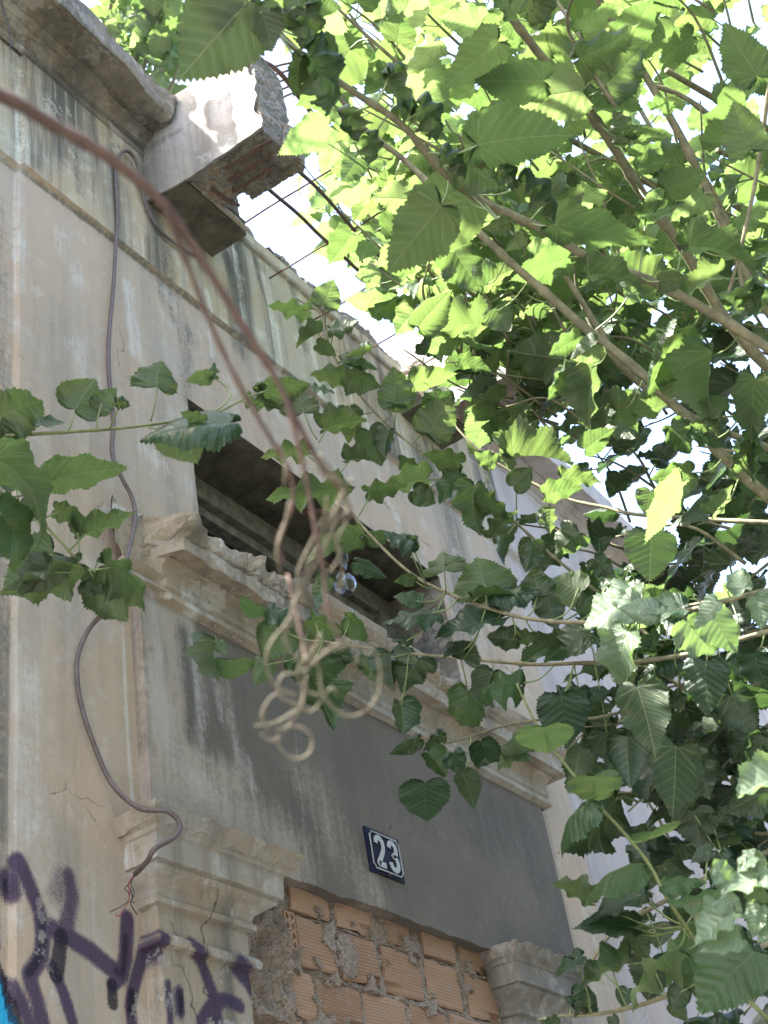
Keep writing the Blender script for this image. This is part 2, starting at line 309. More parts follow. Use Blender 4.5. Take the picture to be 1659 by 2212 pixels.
STROKES = [
 # purple spray (channel 3), black cores (4)
 ST(3, g6, [(150,430),(230,600),(310,800),(335,1000),(320,1150),(230,1280)], 15, 8),
 ST(4, g6, [(330,900),(335,1030),(310,1150),(225,1270)], 9, 6, .8),
 ST(3, g6, [(520,540),(548,700),(515,900),(460,1000)], 14, 10, .8),
 ST(4, g6, [(470,1000),(450,1150),(430,1280)], 20, 6), ST(3, g6, [(480,570),(450,650)], 22, 16, .55), ST(3, g6, [(90,540),(110,650)], 16, 10, .9), ST(4, g6, [(85,560),(95,640)], 6, 8, .8),
 ST(3, g6, [(380,920),(540,1010),(690,1110),(830,1230),(920,1290),(950,1150),(960,870)], 17, 7), ST(4, g6, [(880,1260),(920,1290),(940,1200),(950,1000)], 8, 6, .7),
 ST(3, g6, [(400,1230),(480,1420),(560,1680)], 14, 4), ST(3, g6, [(230,1300),(290,1500),(330,1700)], 18, 6, .9), ST(3, g6, [(80,1340),(160,1480),(240,1680)], 16, 6, .9),
 ST(3, g6, [(910,1300),(850,1360)], 16, 5), ST(4, g6, [(850,1370),(855,1500)], 17, 3),
 ST(3, g6, [(1090,1060),(1060,1200),(1000,1420),(985,1530),(1010,1700)], 14, 6), ST(4, g6, [(1000,1430),(990,1560)], 12, 5),
 ST(3, g6, [(1150,1400),(1165,1700)], 9, 4, .9), ST(3, g6, [(10,800),(18,1050)], 8, 4, .9), ST(3, g6, [(1235,1460),(1240,1620)], 13, 4), ST(4, g6, [(1240,1480),(1242,1600)], 8, 4),
 ST(3, g6, [(1320,1110),(1400,1240),(1460,1400),(1500,1500),(1530,1700)], 15, 6), ST(3, g6, [(1400,1680),(1500,1530),(1600,1520),(1700,1570)], 13, 6),
 ST(3, c7, [(960,950),(1010,1010),(1060,1090),(1130,1140),(1090,1180)], 22, 8), ST(4, c7, [(1030,1050),(1060,1090),(1130,1140)], 14, 6),
 ST(4, g6, [(-60,1000),(0,1130),(62,1290),(116,1540),(155,1700)], 10, 2), ST(4, g6, [(-30,1380),(45,1255)], 4, .8),
 # dark water runs, and panel shade painted in the same channel (0)
 ST(0, idf, [(385,1400),(395,1500),(405,1600)], 40, 22, .9), ST(0, idf, [(300,1310),(320,1400),(330,1480)], 22, 15, .55), ST(0, idf, [(480,560),(510,640),(520,760)], 26, 18, .8),
 ST(0, idf, [(540,560),(575,680),(590,800)], 16, 12, .75), ST(0, idf, [(620,620),(650,760)], 16, 12, .6), ST(0, idf, [(330,480),(360,640),(400,720)], 36, 26, .7), ST(0, idf, [(380,640),(400,760),(405,860)], 26, 18, .6),
 ST(0, idf, [(60,80),(240,250)], 60, 30, .35), ST(0, idf, [(0,420),(10,900),(10,1500),(15,1900)], 40, 14, .55), ST(0, idf, [(20,1300),(24,1800)], 26, 6, .8), ST(0, idf, [(150,300),(165,420)], 18, 14, .5), ST(0, idf, [(100,1700),(140,1850)], 16, 10, .35),
 ST(0, idf, [(900,990),(960,1080),(990,1200),(1000,1400)], 80, 40, .7), ST(0, idf, [(740,700),(770,800),(790,900)], 30, 20, .5), ST(0, idf, [(680,640),(700,760),(730,860)], 18, 14, .5),
 ST(0, idf, [(1000,1780),(1100,1800),(1180,1960),(1200,2050)], 90, 60, .75), ST(0, idf, [(760,1700),(700,1640),(900,1780)], 70, 60, .4),  # panel's shade toward right and bottom, painted as dark colour
 ST(0, idf, [(0,334),(250,526),(440,676)], 7, 4, 1.0), ST(0, idf, [(440,676),(610,806),(710,890),(860,1000)], 6, 4, .9), ST(0, idf, [(40,120),(300,335)], 14, 8, .7), ST(0, idf, [(415,880),(420,1000),(425,1150)], 6, 8, .6), ST(0, idf, [(440,1380),(450,1500),(455,1600)], 30, 22, .5),
 # white efflorescence / lime runs (1)
 ST(1, idf, [(305,1310),(318,1420),(322,1520),(335,1600),(400,1690)], 12, 10, .8), ST(1, idf, [(318,1480),(345,1620),(400,1700),(450,1745)], 34, 24, .6), ST(1, idf, [(370,1290),(392,1360),(402,1440),(415,1560),(410,1640)], 16, 14, .5),
 ST(1, idf, [(60,1450),(60,1800)], 36, 18, .5), ST(1, idf, [(85,1700),(95,1900)], 30, 18, .4), ST(1, idf, [(45,1400),(48,2000)], 8, 6, .6), ST(1, idf, [(617,1600),(632,1700),(636,1790)], 3, 4, .45),
 ST(1, idf, [(280,620),(295,760)], 20, 14, .7), ST(1, idf, [(140,520),(165,600)], 34, 22, .5), ST(1, idf, [(560,600),(585,720),(600,830)], 14, 10, .75), ST(1, idf, [(500,550),(520,700)], 12, 10, .6), ST(1, idf, [(440,640),(455,760)], 18, 12, .6),
 ST(1, idf, [(640,640),(668,760),(690,900)], 14, 10, .6), ST(1, idf, [(30,100),(40,330),(45,620)], 16, 10, .5), ST(1, idf, [(170,760),(200,840)], 40, 26, .5), ST(1, idf, [(420,1060),(300,960)], 16, 20, .4), ST(1, idf, [(700,800),(745,980)], 18, 12, .6),
 ST(1, idf, [(220,1105),(300,1115)], 12, 6, .8), ST(1, idf, [(265,1340),(275,1600),(285,1740)], 5, 3, .7), ST(1, idf, [(780,900),(830,1060),(860,1120)], 14, 12, .55),
 ST(2, idf, [(335,1290),(345,1450),(350,1600),(400,1740)], 110, 40, 1.0), ST(2, idf, [(300,1690),(480,1790),(600,1860)], 70, 60, .9),
 ST(1, idf, [(440,1400),(470,1560),(520,1700)], 20, 18, .5), ST(2, idf, [(90,420),(110,600)], 60, 40, .9), ST(2, idf, [(640,1000),(760,1090),(860,1150)], 30, 20, .8), ST(2, idf, [(200,200),(300,480)], 40, 30, .7),
 # warm ochre / pink patches (2)
 ST(2, idf, [(150,430),(190,520),(220,640)], 110, 50, .8), ST(2, idf, [(200,1500),(180,1700)], 120, 60, .7), ST(2, idf, [(120,1150),(300,1080)], 60, 40, .5), ST(2, idf, [(840,1050),(930,1200)], 60, 30, .8), ST(2, idf, [(350,1640),(480,1700)], 40, 30, .8),
 ST(2, idf, [(640,1700),(800,1980)], 40, 50, .5), ST(2, idf, [(430,600),(445,660)], 14, 10, .9), ST(2, idf, [(260,420),(300,700)], 30, 20, .5), ST(2, idf, [(300,1330),(310,1500)], 8, 6, .8),
]
BLUE = np.array([[p.x, p.z] for p in [at(*g6(*q), y=0) for q in [(-400,1290),(-20,1330),(48,1250),(72,1340),(120,1540),(160,1760),(-400,1760)]]])
def masks(me):
    n = len(me.vertices); co = np.empty(n*3, np.float32); me.vertices.foreach_get('co', co); co = co.reshape(-1, 3)
    P = co[:, [0, 2]]; ch = np.zeros((n, 6), np.float32)
    for c, L, wd, so_, s in STROKES:
        lo = L.min(0)-wd-so_*1.1; hi = L.max(0)+wd+so_*1.1
        idx = np.where((P >= lo).all(1) & (P <= hi).all(1))[0]
        if not len(idx): continue
        Q = P[idx]; dm = np.full(len(Q), 9.)
        for a, b in zip(L[:-1], L[1:]):
            ab = b-a; t = np.clip(((Q-a)@ab)/(ab@ab+1e-12), 0, 1); dd = np.linalg.norm(Q-(a+t[:, None]*ab), axis=1); dm = np.minimum(dm, dd)
        v = np.clip(1-(dm-wd*.6)/(so_+wd*.4), 0, 1); v = v*v*(3-2*v)*s
        ch[idx, c] = np.maximum(ch[idx, c], v)
    inside = np.zeros(n, bool); B = BLUE; j = len(B)-1
    for i in range(len(B)):
        cnd = ((B[i, 1] > P[:, 1]) != (B[j, 1] > P[:, 1])) & (P[:, 0] < (B[j, 0]-B[i, 0])*(P[:, 1]-B[i, 1])/(B[j, 1]-B[i, 1]+1e-9)+B[i, 0]); inside ^= cnd; j = i
    ch[inside, 5] = 1; ch[inside, 3] = np.minimum(ch[inside, 3], .0)
    for nm, cols in (('mask', (0, 1, 2)), ('paint', (3, 4, 5))):
        a = me.color_attributes.new(nm, 'FLOAT_COLOR', 'POINT'); d = np.ones((n, 4), np.float32)
        for k, c in enumerate(cols): d[:, k] = ch[:, c]
        a.data.foreach_set('color', d.ravel())

# ------------------------------------------------------------ ground
def sheet(name, x0, x1, y0, y1, z, m):
    o = MB(); o.add([(x0,y0,z),(x1,y0,z),(x1,y1,z),(x0,y1,z)], [(0,1,2,3)]); ob = o.build(name, m); ob['kind'] = 'structure'; return ob
sheet('ground', -300, 300, -300, 300, -.15, M_ground)
sheet('road', -60, 60, -9, -3.1, -.146, M_ground)
mb = MB(); mb.box((-60, -3.0, -.15), (60, .3, 0)); o = mb.build('pavement', M_pave); o['kind'] = 'structure'
mb = MB(); mb.box((-60, -3.12, -.15), (60, -3.002, .0)); o = mb.build('kerb', M_pave); o['kind'] = 'structure'

# ------------------------------------------------------------ the derelict house
house = thing('derelict_house', 'old derelict house front with stained peeling plaster, broken cornice and bricked-up doorway', 'house', (3.3, 0, 0))
def gridlines(a, b, step, extra=()):
    L = list(np.arange(a, b+1e-6, step)); L += [e for e in extra if a <= e <= b]+[b]
    L = sorted(L); out = [L[0]]
    for v in L[1:]:
        if v-out[-1] > step*.3 or v in extra:
            if v-out[-1] < step*.3 and out[-1] not in extra: out[-1] = v
            elif v-out[-1] > 1e-6: out.append(v)
    return out
def wall_y(x, z):
    y = 0.0
    if z > 4.952: y -= .018
    if x < 1.872: y += .014
    y += .004*fbm((x, 0, z), 2.2, 3, 3) + .0012*fbm((x, 0, z), 14, 5, 3)
    return y
WX0, WX1, WZ0, WZ1 = 2.575, 4.06, 3.70, 4.475     # fanlight recess
DX0, DX1, DZ1 = 2.53, 3.86, 2.97                  # doorway
TOP = 5.60
def holes(xc, zc): return (WX0 < xc < WX1 and WZ0 < zc < WZ1) or (DX0 < xc < DX1 and zc < DZ1)
def grid_part(name, xs, zs, fy, m, skip=None, back=None):
    vs = []; idx = {}; fs = []
    def vi(i, j):
        if (i, j) not in idx: idx[(i, j)] = len(vs); vs.append((xs[i], fy(xs[i], zs[j]), zs[j]))
        return idx[(i, j)]
    for i in range(len(xs)-1):
        for j in range(len(zs)-1):
            if skip and skip((xs[i]+xs[i+1])/2, (zs[j]+zs[j+1])/2): continue
            fs.append((vi(i,j), vi(i+1,j), vi(i+1,j+1), vi(i,j+1)))
    me = mesh(name, vs, fs); masks(me)
    return link(name, me, m, house, smooth=True)
ex = (1.868, 1.876, WX0, WX1, DX0, DX1); ez = (4.948, 4.956, WZ0, WZ1, DZ1)
xs = gridlines(-3, 1.6, .35)[:-1]+gridlines(1.6, 2.6, .007, ex)[:-1]+gridlines(2.6, 4.8, .0125, ex)
zs = gridlines(0, 2.2, .25)[:-1]+gridlines(2.3, 3.0, .007, ez)[:-1]+gridlines(3.0, TOP, .0125, ez)
grid_part('wall', xs, [z for z in zs if z <= 4.956], wall_y, M_wall, holes)
grid_part('wall', xs, [z for z in zs if z >= 4.956], wall_y, M_upper)
xs2 = gridlines(4.8, 9.5, .04); grid_part('wall', xs2, gridlines(0, TOP, .05, ez), wall_y, M_fargrey)
# masonry body behind the plaster face (reveals, thickness)
mb = MB(); B0, B1 = .03, .42
mb.box((-3, B0, 0), (DX0, B1, 3.3)); mb.box((DX1, B0, 0), (9.5, B1, 3.3)); mb.box((DX0, B0, DZ1), (DX1, B1, 3.3))
mb.box((-3, B0, 3.3), (WX0-.002, B1, TOP)); mb.box((WX1+.002, B0, 3.3), (9.5, B1, TOP)); mb.box((WX0-.002, B0, WZ1+.03), (WX1+.002, B1, TOP)); mb.box((WX0-.002, B0, 3.3), (WX1+.002, B1, WZ0))
mb.build('masonry', M_wall, house)
mb = MB(); mb.box((-3, .42, 5.3), (9.5, 5, 5.6)); mb.build('roof', M_trimd, house)
# fanlight recess lining
def rough_grid(name, o, u, v, nu, nv_, amp, m, seed=0, msk=True, sc=6):
    o, u, v = Vector(o), Vector(u), Vector(v); n = u.cross(v).normalized(); vs = []; fs = []
    for i in range(nu+1):
        for j in range(nv_+1):
            p = o+u*(i/nu)+v*(j/nv_); vs.append(p+n*amp*fbm(p, sc, seed))
    for i in range(nu):
        for j in range(nv_):
            a = i*(nv_+1)+j; fs.append((a, a+nv_+1, a+nv_+2, a+1))
    me = mesh(name, vs, fs)
    if msk: masks(me)
    return link(name, me, m, house, smooth=True)
rd = .27
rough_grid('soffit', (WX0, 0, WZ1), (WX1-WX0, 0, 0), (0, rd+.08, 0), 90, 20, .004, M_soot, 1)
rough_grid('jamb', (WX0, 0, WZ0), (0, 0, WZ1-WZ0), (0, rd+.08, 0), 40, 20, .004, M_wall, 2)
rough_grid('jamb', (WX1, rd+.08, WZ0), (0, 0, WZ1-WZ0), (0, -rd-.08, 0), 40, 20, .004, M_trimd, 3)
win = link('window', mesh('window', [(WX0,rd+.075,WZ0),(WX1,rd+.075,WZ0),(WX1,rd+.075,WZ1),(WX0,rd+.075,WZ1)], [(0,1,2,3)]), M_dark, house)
def bar(a, b, m, nm='frame', p=win):
    q = MB(); q.box(a, b); return q.build(nm, m, p)
bar((WX0, rd-.03, WZ1-.085), (WX1, rd+.03, WZ1-.002), M_wood); bar((WX0, rd+.0, WZ1-.125), (WX1, rd+.05, WZ1-.087), M_wood)
bar((WX1-.09, rd-.03, WZ0), (WX1-.001, rd+.03, WZ1-.087), M_wood); bar((WX0+.001, rd-.01, WZ0), (WX0+.05, rd+.03, WZ1-.127), M_wood); bar((3.52, rd, WZ0), (3.57, rd+.05, WZ1-.127), M_wood)
q = MB(); q.tube(spline([(3.28,.10,4.44),(3.36,.03,4.45),(3.46,.02,4.435),(3.53,.06,4.42),(3.60,.12,4.43)], 5), .011, 8); q.build('rusty_pipe', M_rust, house)

# lintel panel
PX0, PX1, PZ0, PZ1, PY = 2.254, 4.425, 2.932, 3.63, -.034
def edge_noise(x): return .012*fbm((x, 0, 0), 9, 21, 4)
pxs = gridlines(PX0, PX1, .012); pzs = gridlines(PZ0, PZ1, .012)
vs = []; fs = []
for i, x in enumerate(pxs):
    for j, z in enumerate(pzs):
        zz = z + (edge_noise(x) if j == 0 and 2.66 < x < 3.82 else 0)
        vs.append((x, PY+.004*fbm((x, 0, z), 2.5, 8, 3)+.001*fbm((x, 0, z), 18, 9, 2), zz))
nj = len(pzs)
for i in range(len(pxs)-1):
    for j in range(nj-1):
        a = i*nj+j; fs.append((a, a+nj, a+nj+1, a+1))
for i0, flip in ((0, 1), (len(pxs)-1, 0)):      # returns
    b0 = len(vs)
    for j, z in enumerate(pzs): x = pxs[i0]; vs.append((x, .06, z))
    for j in range(nj-1):
        a = i0*nj+j; f = (b0+j, a, a+1, b0+j+1); fs.append(f if flip else f[::-1])
b0 = len(vs)
for i, x in enumerate(pxs): vs.append((x, .12, vs[i*nj][2]+.004*nz((x, 0, 0), 30)))
for i in range(len(pxs)-1): fs.append((i*nj, b0+i, b0+i+1, (i+1)*nj))
me = mesh('lintel_panel', vs, fs); masks(me); link('lintel_panel', me, M_panel, house, smooth=False)

# mitred moulding run round a projecting block
def moulding(name, prof, x0, x1, m, seed=0, step=.015, amp=.0025, chips=None, lr=(1, 1), base=0.0, ends='wall', sub=3):
    P = []
    for (p0, z0), (p1, z1) in zip(prof[:-1], prof[1:]):
        L = math.hypot(p1-p0, z1-z0); k = max(1, int(L/.012))
        for q in range(k): P.append((lerp(p0, p1, q/k), lerp(z0, z1, q/k)))
    P.append(prof[-1]); vs = []; fs = []; n = len(P); pm = max(p for p, z in P)
    segs = []
    nsd = max(3, int(pm/step)); nf = max(4, int((x1-x0)/step))
    path = []
    if ends == 'wall':
        for i in range(nsd): path.append(('l', i/nsd))
        for i in range(nf+1): path.append(('f', i/nf))
        for i in range(1, nsd+1): path.append(('r', i/nsd))
    else:
        for i in range(nf+1): path.append(('o', i/nf))
    for kd, t in path:
        for p, z in P:
            if kd == 'l': v = Vector((x0-(p-base)*lr[0], -(p)*t+.01*(1-t), z))
            elif kd == 'f': v = Vector((lerp(x0-(p-base)*lr[0], x1+(p-base)*lr[1], t), -p, z))
            elif kd == 'r': v = Vector((x1+(p-base)*lr[1], -(p)*(1-t)+.01*t, z))
            else: v = Vector((lerp(x0, x1, t), -p, z))
            d = nv(v, 7, seed)*amp*.9+nv(v, 40, seed)*amp*.45
            v = v+d
            if chips: v = chips(v, p, z)
            vs.append(v)
    for i in range(len(path)-1):
        for j in range(n-1):
            a = i*n+j; fs.append((a, a+n, a+n+1, a+1))
    if ends == 'open':
        fs.append(tuple(range(n))[::1]); fs.append(tuple(reversed(range((len(path)-1)*n, len(path)*n))))
    me = mesh(name, vs, fs); masks(me); return link(name, me, m, house, smooth=False)
def cap_prof(o):   # (projection, z), from the shaft up
    return [(.046,2.0),(.046,2.642),(.062,2.648),(.064,2.662),(.058,2.672),(.048,2.676),(.048,2.735),(.060,2.740),(.062,2.752),(.055,2.760),(.058,2.775),(.070,2.790),(.083,2.802),(.090,2.812),(.088,2.820),(.098,2.822),(.100,2.880),(.106,2.884),(.108,2.896),(.120,2.905),(.128,2.925),(.134,2.938),(.06,2.952),(.0,2.956)]
def chipcap(v, p, z):
    if z > 2.90:
        k = max(0, fbm((v.x, v.y, 0), 14, 31, 3)-.15); v = v+Vector((0, k*.03, -k*.035))
    return v
moulding('capital', cap_prof(0), 2.243, 2.548, M_trim, 2, .010, .003, chipcap, (1.0, 1.9), .046)
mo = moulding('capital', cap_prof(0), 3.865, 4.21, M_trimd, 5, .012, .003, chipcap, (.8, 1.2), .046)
q = MB(); q.box((2.25, -.044, 0), (2.545, .03, 2.0)); q.box((3.87, -.044, 0), (4.2, .03, 2.0)); q.build('pilaster', M_trim, house)
# hood cornice over the door
hood = [(.030,3.585),(.045,3.592),(.056,3.598),(.057,3.612),(.048,3.618),(.046,3.628),(.052,3.636),(.053,3.645),(.050,3.665),(.055,3.690),(.066,3.706),(.074,3.712),(.075,3.720),(.086,3.720),(.088,3.716),(.118,3.716),(.120,3.722),(.122,3.770),(.130,3.774),(.132,3.784),(.142,3.790),(.152,3.806),(.156,3.822),(.158,3.834),(.12,3.850),(.0,3.866)]
def chiphood(v, p, z):
    x = v.x
    dmg = 1.0 if x < 2.78 else (max(0, 1-(x-2.78)/.06) if x < 2.84 else 0)
    if 3.30 < x < 3.37 or 3.62 < x < 3.95: dmg = max(dmg, .75)
    k = fbm((x, v.y*.5, z*.4), 11, 44, 4)
    if z > 3.765 and dmg > 0:
        a = max(0, .5+1.0*k)*dmg; v = v+Vector((0, .04*a, -.036*a)); v += nv(v, 45, 16)*.006*dmg
    if z > 3.71:
        a = max(0, k-.55); v = v+Vector((0, .04*a, -.015*a)); v += nv(v, 26, 6)*(.007 if dmg > .3 else .0012)
    if x < 2.36 and p > .05:
        q_ = max(0, min(1, (2.34+.05*k-x)/.05)); v = Vector((v.x, lerp(v.y, -.028-.012*abs(k), q_), v.z)); v = Vector((lerp(v.x, max(v.x, 2.17), q_), v.y, v.z))
    if False: v += Vector((.0, .03*(1-(x-2.1)/.3)*(.6+k), 0))
    return v
moulding('hood_cornice', hood, 2.225, 4.46, M_trim, 7, .0125, .0025, chiphood, (1, 1), .03)
# rubble crust along the broken top of the hood
def rough_box(mb, a, b, res, amp, sc, seed=0, sc2=None):
    a = Vector(a); b = Vector(b); d = b-a
    def disp(p): return p+nv(p, sc, seed)*amp+nv(p, sc*3.1, seed+2)*amp*.5+nv(p, sc*8, seed+5)*amp*.22
    for ax in range(3):
        u, v = [(1, 2), (2, 0), (0, 1)][ax]; nu = max(1, int(d[u]/res)); nv2 = max(1, int(d[v]/res))
        for side in (0, 1):
            vs = []; fs = []
            for i in range(nu+1):
                for j in range(nv2+1):
                    p = Vector(a); p[ax] = b[ax] if side else a[ax]; p[u] = a[u]+d[u]*i/nu; p[v] = a[v]+d[v]*j/nv2; vs.append(disp(p))
            for i in range(nu):
                for j in range(nv2):
                    k = i*(nv2+1)+j; f = (k, k+nv2+1, k+nv2+2, k+1); fs.append(f if side else f[::-1])
            mb.add(vs, fs)
q = MB(); rough_box(q, (2.34, -.095, 3.80), (2.80, -.0, 3.842), .009, .012, 16, 3); rough_box(q, (3.62, -.10, 3.80), (3.95, .0, 3.84), .01, .012, 16, 4)
me = mesh('broken_edge', q.v, q.f); masks(me); link('broken_edge', me, M_trim, house)

# main cornice, left of the beam and right beyond the far beam
main = [(.015,5.485),(.026,5.490),(.030,5.503),(.024,5.512),(.022,5.528),(.036,5.534),(.040,5.545),(.046,5.549),(.062,5.556),(.064,5.566),(.074,5.570),(.088,5.574),(.090,5.584),(.104,5.584),(.108,5.576),(.190,5.572),(.197,5.572),(.200,5.580),(.200,5.690),(.17,5.712),(.05,5.722),(.0,5.722)]
def chipmain(v, p, z):
    x = v.x; k = fbm((x, 0, z*.5), 7, 51, 4)
    e = max(0, 1-(2.44-x)/.30) if x < 2.6 else (max(0, 1-(x-4.6)/.4) + max(0, 1-(7.0-x)/.3))
    if z > 5.57 and p > .08:
        a = e*(.55+.5*k); v = v+Vector((0, .085*a, .015*a)); v += nv(v, 22, 9)*(.004+.014*min(1, e))
    if z > 5.66: v += Vector((0, .03*max(0, k+.1), -.04*max(0, k+.1)))
    return v
moulding('cornice', main, 1.0, 2.448, M_trimd, 9, .0125, .002, chipmain, ends='open')
moulding('cornice', main, -3.0, 0.999, M_trimd, 9, .1, .002, None, ends='open')
moulding('cornice', main, 4.45, 7.05, M_fargrey, 10, .03, .003, chipmain, ends='open')
q = MB(); rough_box(q, (-3, .0, 5.55), (2.44, .4, 5.70), .05, .02, 6, 3); rough_box(q, (4.4, .0, 5.58), (7.1, .4, 5.70), .05, .02, 6, 4); q.build('parapet', M_rubble, house)
q = MB(); rough_box(q, (2.20, -.15, 5.585), (2.435, -.03, 5.66), .009, .016, 18, 12); q.build('broken_edge', M_rubble, house)
# bead under the broken slab and the torn slab edge itself
moulding('bead', [(.016,5.500),(.030,5.506),(.034,5.520),(.028,5.534),(.018,5.540),(.0,5.548)], 2.66, 4.45, M_trim, 4, .015, .003, None, ends='open')
q = MB(); rough_box(q, (2.62, .015, 5.545), (4.2, .22, 5.66), .012, .028, 11, 21); rough_box(q, (2.7, .07, 5.66), (4.1, .30, 5.80), .014, .035, 9, 22); rough_box(q, (2.9, .16, 5.78), (4.0, .36, 5.87), .02, .035, 9, 23)
q.build('torn_slab_edge', M_rubble, house)
# the cantilever beam stub (near) : plastered left cheek, broken underside and end
def beam(x0, x1, yo, z0, z1, mcheek, seed):
    vs = []; fs = []; nu, nvv = 44, 34
    for i in range(nu+1):
        for j in range(nvv+1):
            y = lerp(.05, -yo, i/nu); z = lerp(z0, z1, j/nvv)
            if j == 0: z += .004*nz((0, y, 0), 25, seed)
            e = (i/nu)**6*.03*fbm((0, 0, z), 12, seed, 3); v = Vector((x0+.004*fbm((0, y, z), 8, seed)+.035*math.exp(-((y+.03)/.09)**2)*-.6, y+e, z))
            if j == nvv: v.z += .02*fbm((0, y, 3), 10, seed+1, 3)
            vs.append(v)
    for i in range(nu):
        for j in range(nvv):
            a = i*(nvv+1)+j; fs.append((a, a+1, a+nvv+2, a+nvv+1)[::-1])
    # give the plaster coat a thickness at its outer and lower edges
    b = len(vs)
    for j in range(nvv+1): vs.append(Vector(vs[nu*(nvv+1)+j])+Vector((.014, .008, 0)))
    for j in range(nvv): fs.append((nu*(nvv+1)+j, b+j, b+j+1, nu*(nvv+1)+j+1))
    b = len(vs)
    for i in range(nu+1): vs.append(Vector(vs[i*(nvv+1)])+Vector((.014, 0, .005)))
    for i in range(nu): fs.append((i*(nvv+1), (i+1)*(nvv+1), b+i+1, b+i)[::-1])
    me = mesh('plaster_cheek', vs, fs); masks(me); link('plaster_cheek', me, mcheek, house, smooth=False)
    q = MB(); rough_box(q, (x0+.016, -yo+.0, z0+.012), (x1, .05, z1-.01), .0085, .012, 13, seed)
    rough_box(q, (x1-.06, -yo-.015, z0+.02), (x1+.055, -yo+.22, z0+.16), .009, .018, 12, seed+3)
    q.build('broken_beam', M_rubble, house)
beam(2.446, 2.635, .50, 5.262, 5.725, M_beam, 31)
beam(4.10, 4.28, .50, 5.262, 5.725, M_beam, 37)
# plastered corbel below each beam
for xa, xb, sd in ((2.452, 2.775, 41), (3.99, 4.32, 43)):
    q = MB(); rough_box(q, (xa, -.172, 5.262), (xb, .04, 5.335), .012, .004, 9, sd)
    me = mesh('corbel', q.v, q.f); masks(me); link('corbel', me, M_soot, house)
    q = MB(); rough_box(q, (xa+.01, -.165, 5.335), (xb-.02, .04, 5.50), .010, .014, 12, sd+1); q.build('broken_edge', M_rubble, house)
    q = MB()
    ol = [(xa+.03, -.162), (xa+.17, -.172), (xb-.03, -.172), (xb-.003, -.15), (xb-.002, -.01)]
    P3 = spline([(a, b_-.004, 5.286) for a, b_ in ol], 8); q.tube(P3, [.010+.004*nz(p, 30) for p in P3], 6); q.build('plaster_lip', M_trim, house)
# reinforcing bars
def rebar(pts, r=.006):
    q = MB(); P3 = spline(pts, 5); P3 = [p+nv(p, 5, 3)*.006 for p in P3]; q.tube(P3, r, 6); q.build('reinforcing_bar', M_rust, house)
zr = 5.40
rebar([(2.60,-.30,zr-.02),(2.9,-.305,zr),(3.3,-.30,zr+.01),(3.9,-.31,zr),(4.15,-.30,zr)], .007)
rebar([(2.62,-.42,zr-.02),(2.9,-.43,zr),(3.3,-.405,zr+.01),(3.9,-.42,zr),(4.15,-.43,zr)], .007)
for x, y1, dz in ((2.83, -.62, 0), (3.12, -.55, .01), (3.40, -.60, -.01), (3.70, -.58, 0), (3.95, -.55, .01)):
    rebar([(x,.03,zr+.01+dz),(x+.01,-.2,zr+.012+dz),(x+.02,-.42,zr+.012),(x+.05,y1,zr+.04+dz)], .004)
for i, (a, b) in enumerate(((.50,.10),(.46,.12),(.44,.08))):
    x = 2.50+.045*i; rebar([(x,-.30+.02*i,5.262),(x+.006,-.38,5.258),(x+.01,-a-.0,5.262)], .007)
rebar([(2.535,-.215,5.262),(2.60,-.225,5.256),(2.655,-.235,5.268)], .007)
rebar([(2.50,-.47,5.735),(2.6,-.50,5.745),(2.75,-.5,5.73),(3.0,-.49,5.70)], .009)
for i in range(5): x = 2.60+.035*i; rebar([(x-.04,-.38,5.74),(x,-.50,5.755),(x+.05,-.60-.02*(i % 2),5.75)], .0045)
# ---- brick infill
infill = link('brick_infill', bpy.data.meshes.new('brick_infill'), None, house)
def brick_mesh(L, Hh, D=.09, grooves=11, seed=0, chip=0):
    # ribbed face towards -Y, centred on the origin
    r = random.Random(seed); prof = [(-Hh/2, 0.0), (-Hh/2+.008, -.004)]
    g0 = -Hh/2+.012; gs = (Hh-.024)/grooves
    for k in range(grooves):
        a = g0+k*gs; prof += [(a+.001, -.0045), (a+gs*.66, -.0045), (a+gs*.74, -.0030), (a+gs*.92, -.0030)]
    prof += [(Hh/2-.008, -.004), (Hh/2, 0.0)]; n = len(prof); nx = 5; vs = []; fs = []
    for i in range(nx+1):
        x = lerp(-L/2, L/2, i/nx)
        for j, (z, y) in enumerate(prof):
            zz = z; xx = x
            if i in (0, nx): xx += r.uniform(-.004, .004)
            if j in (0, n-1): zz += r.uniform(-.003, .003)
            yy = y + .0012*nz((x, z, seed), 30)
            if chip and abs(x-L/2*chip) < L*.3 and z < -Hh*.28: yy += .012; 
            vs.append((xx, yy, zz))
    for i in range(nx):
        for j in range(n-1): a = i*n+j; fs.append((a, a+n, a+n+1, a+1))
    b = len(vs)
    for i in (0, nx):
        vs += [(vs[i*n][0], D, -Hh/2), (vs[i*n][0], D, Hh/2)]
    fs.append(tuple([b, *[j for j in range(n)], b+1])[::-1] if False else tuple([b]+list(range(n))+[b+1])[::-1])
    fs.append(tuple([b+2]+[nx*n+j for j in range(n)]+[b+3]))
    fs.append((0, b, b+2, nx*n)); fs.append((n-1, nx*n+n-1, b+3, b+1))
    me = mesh('brick', vs, fs); me.materials.append(M_brick); return me
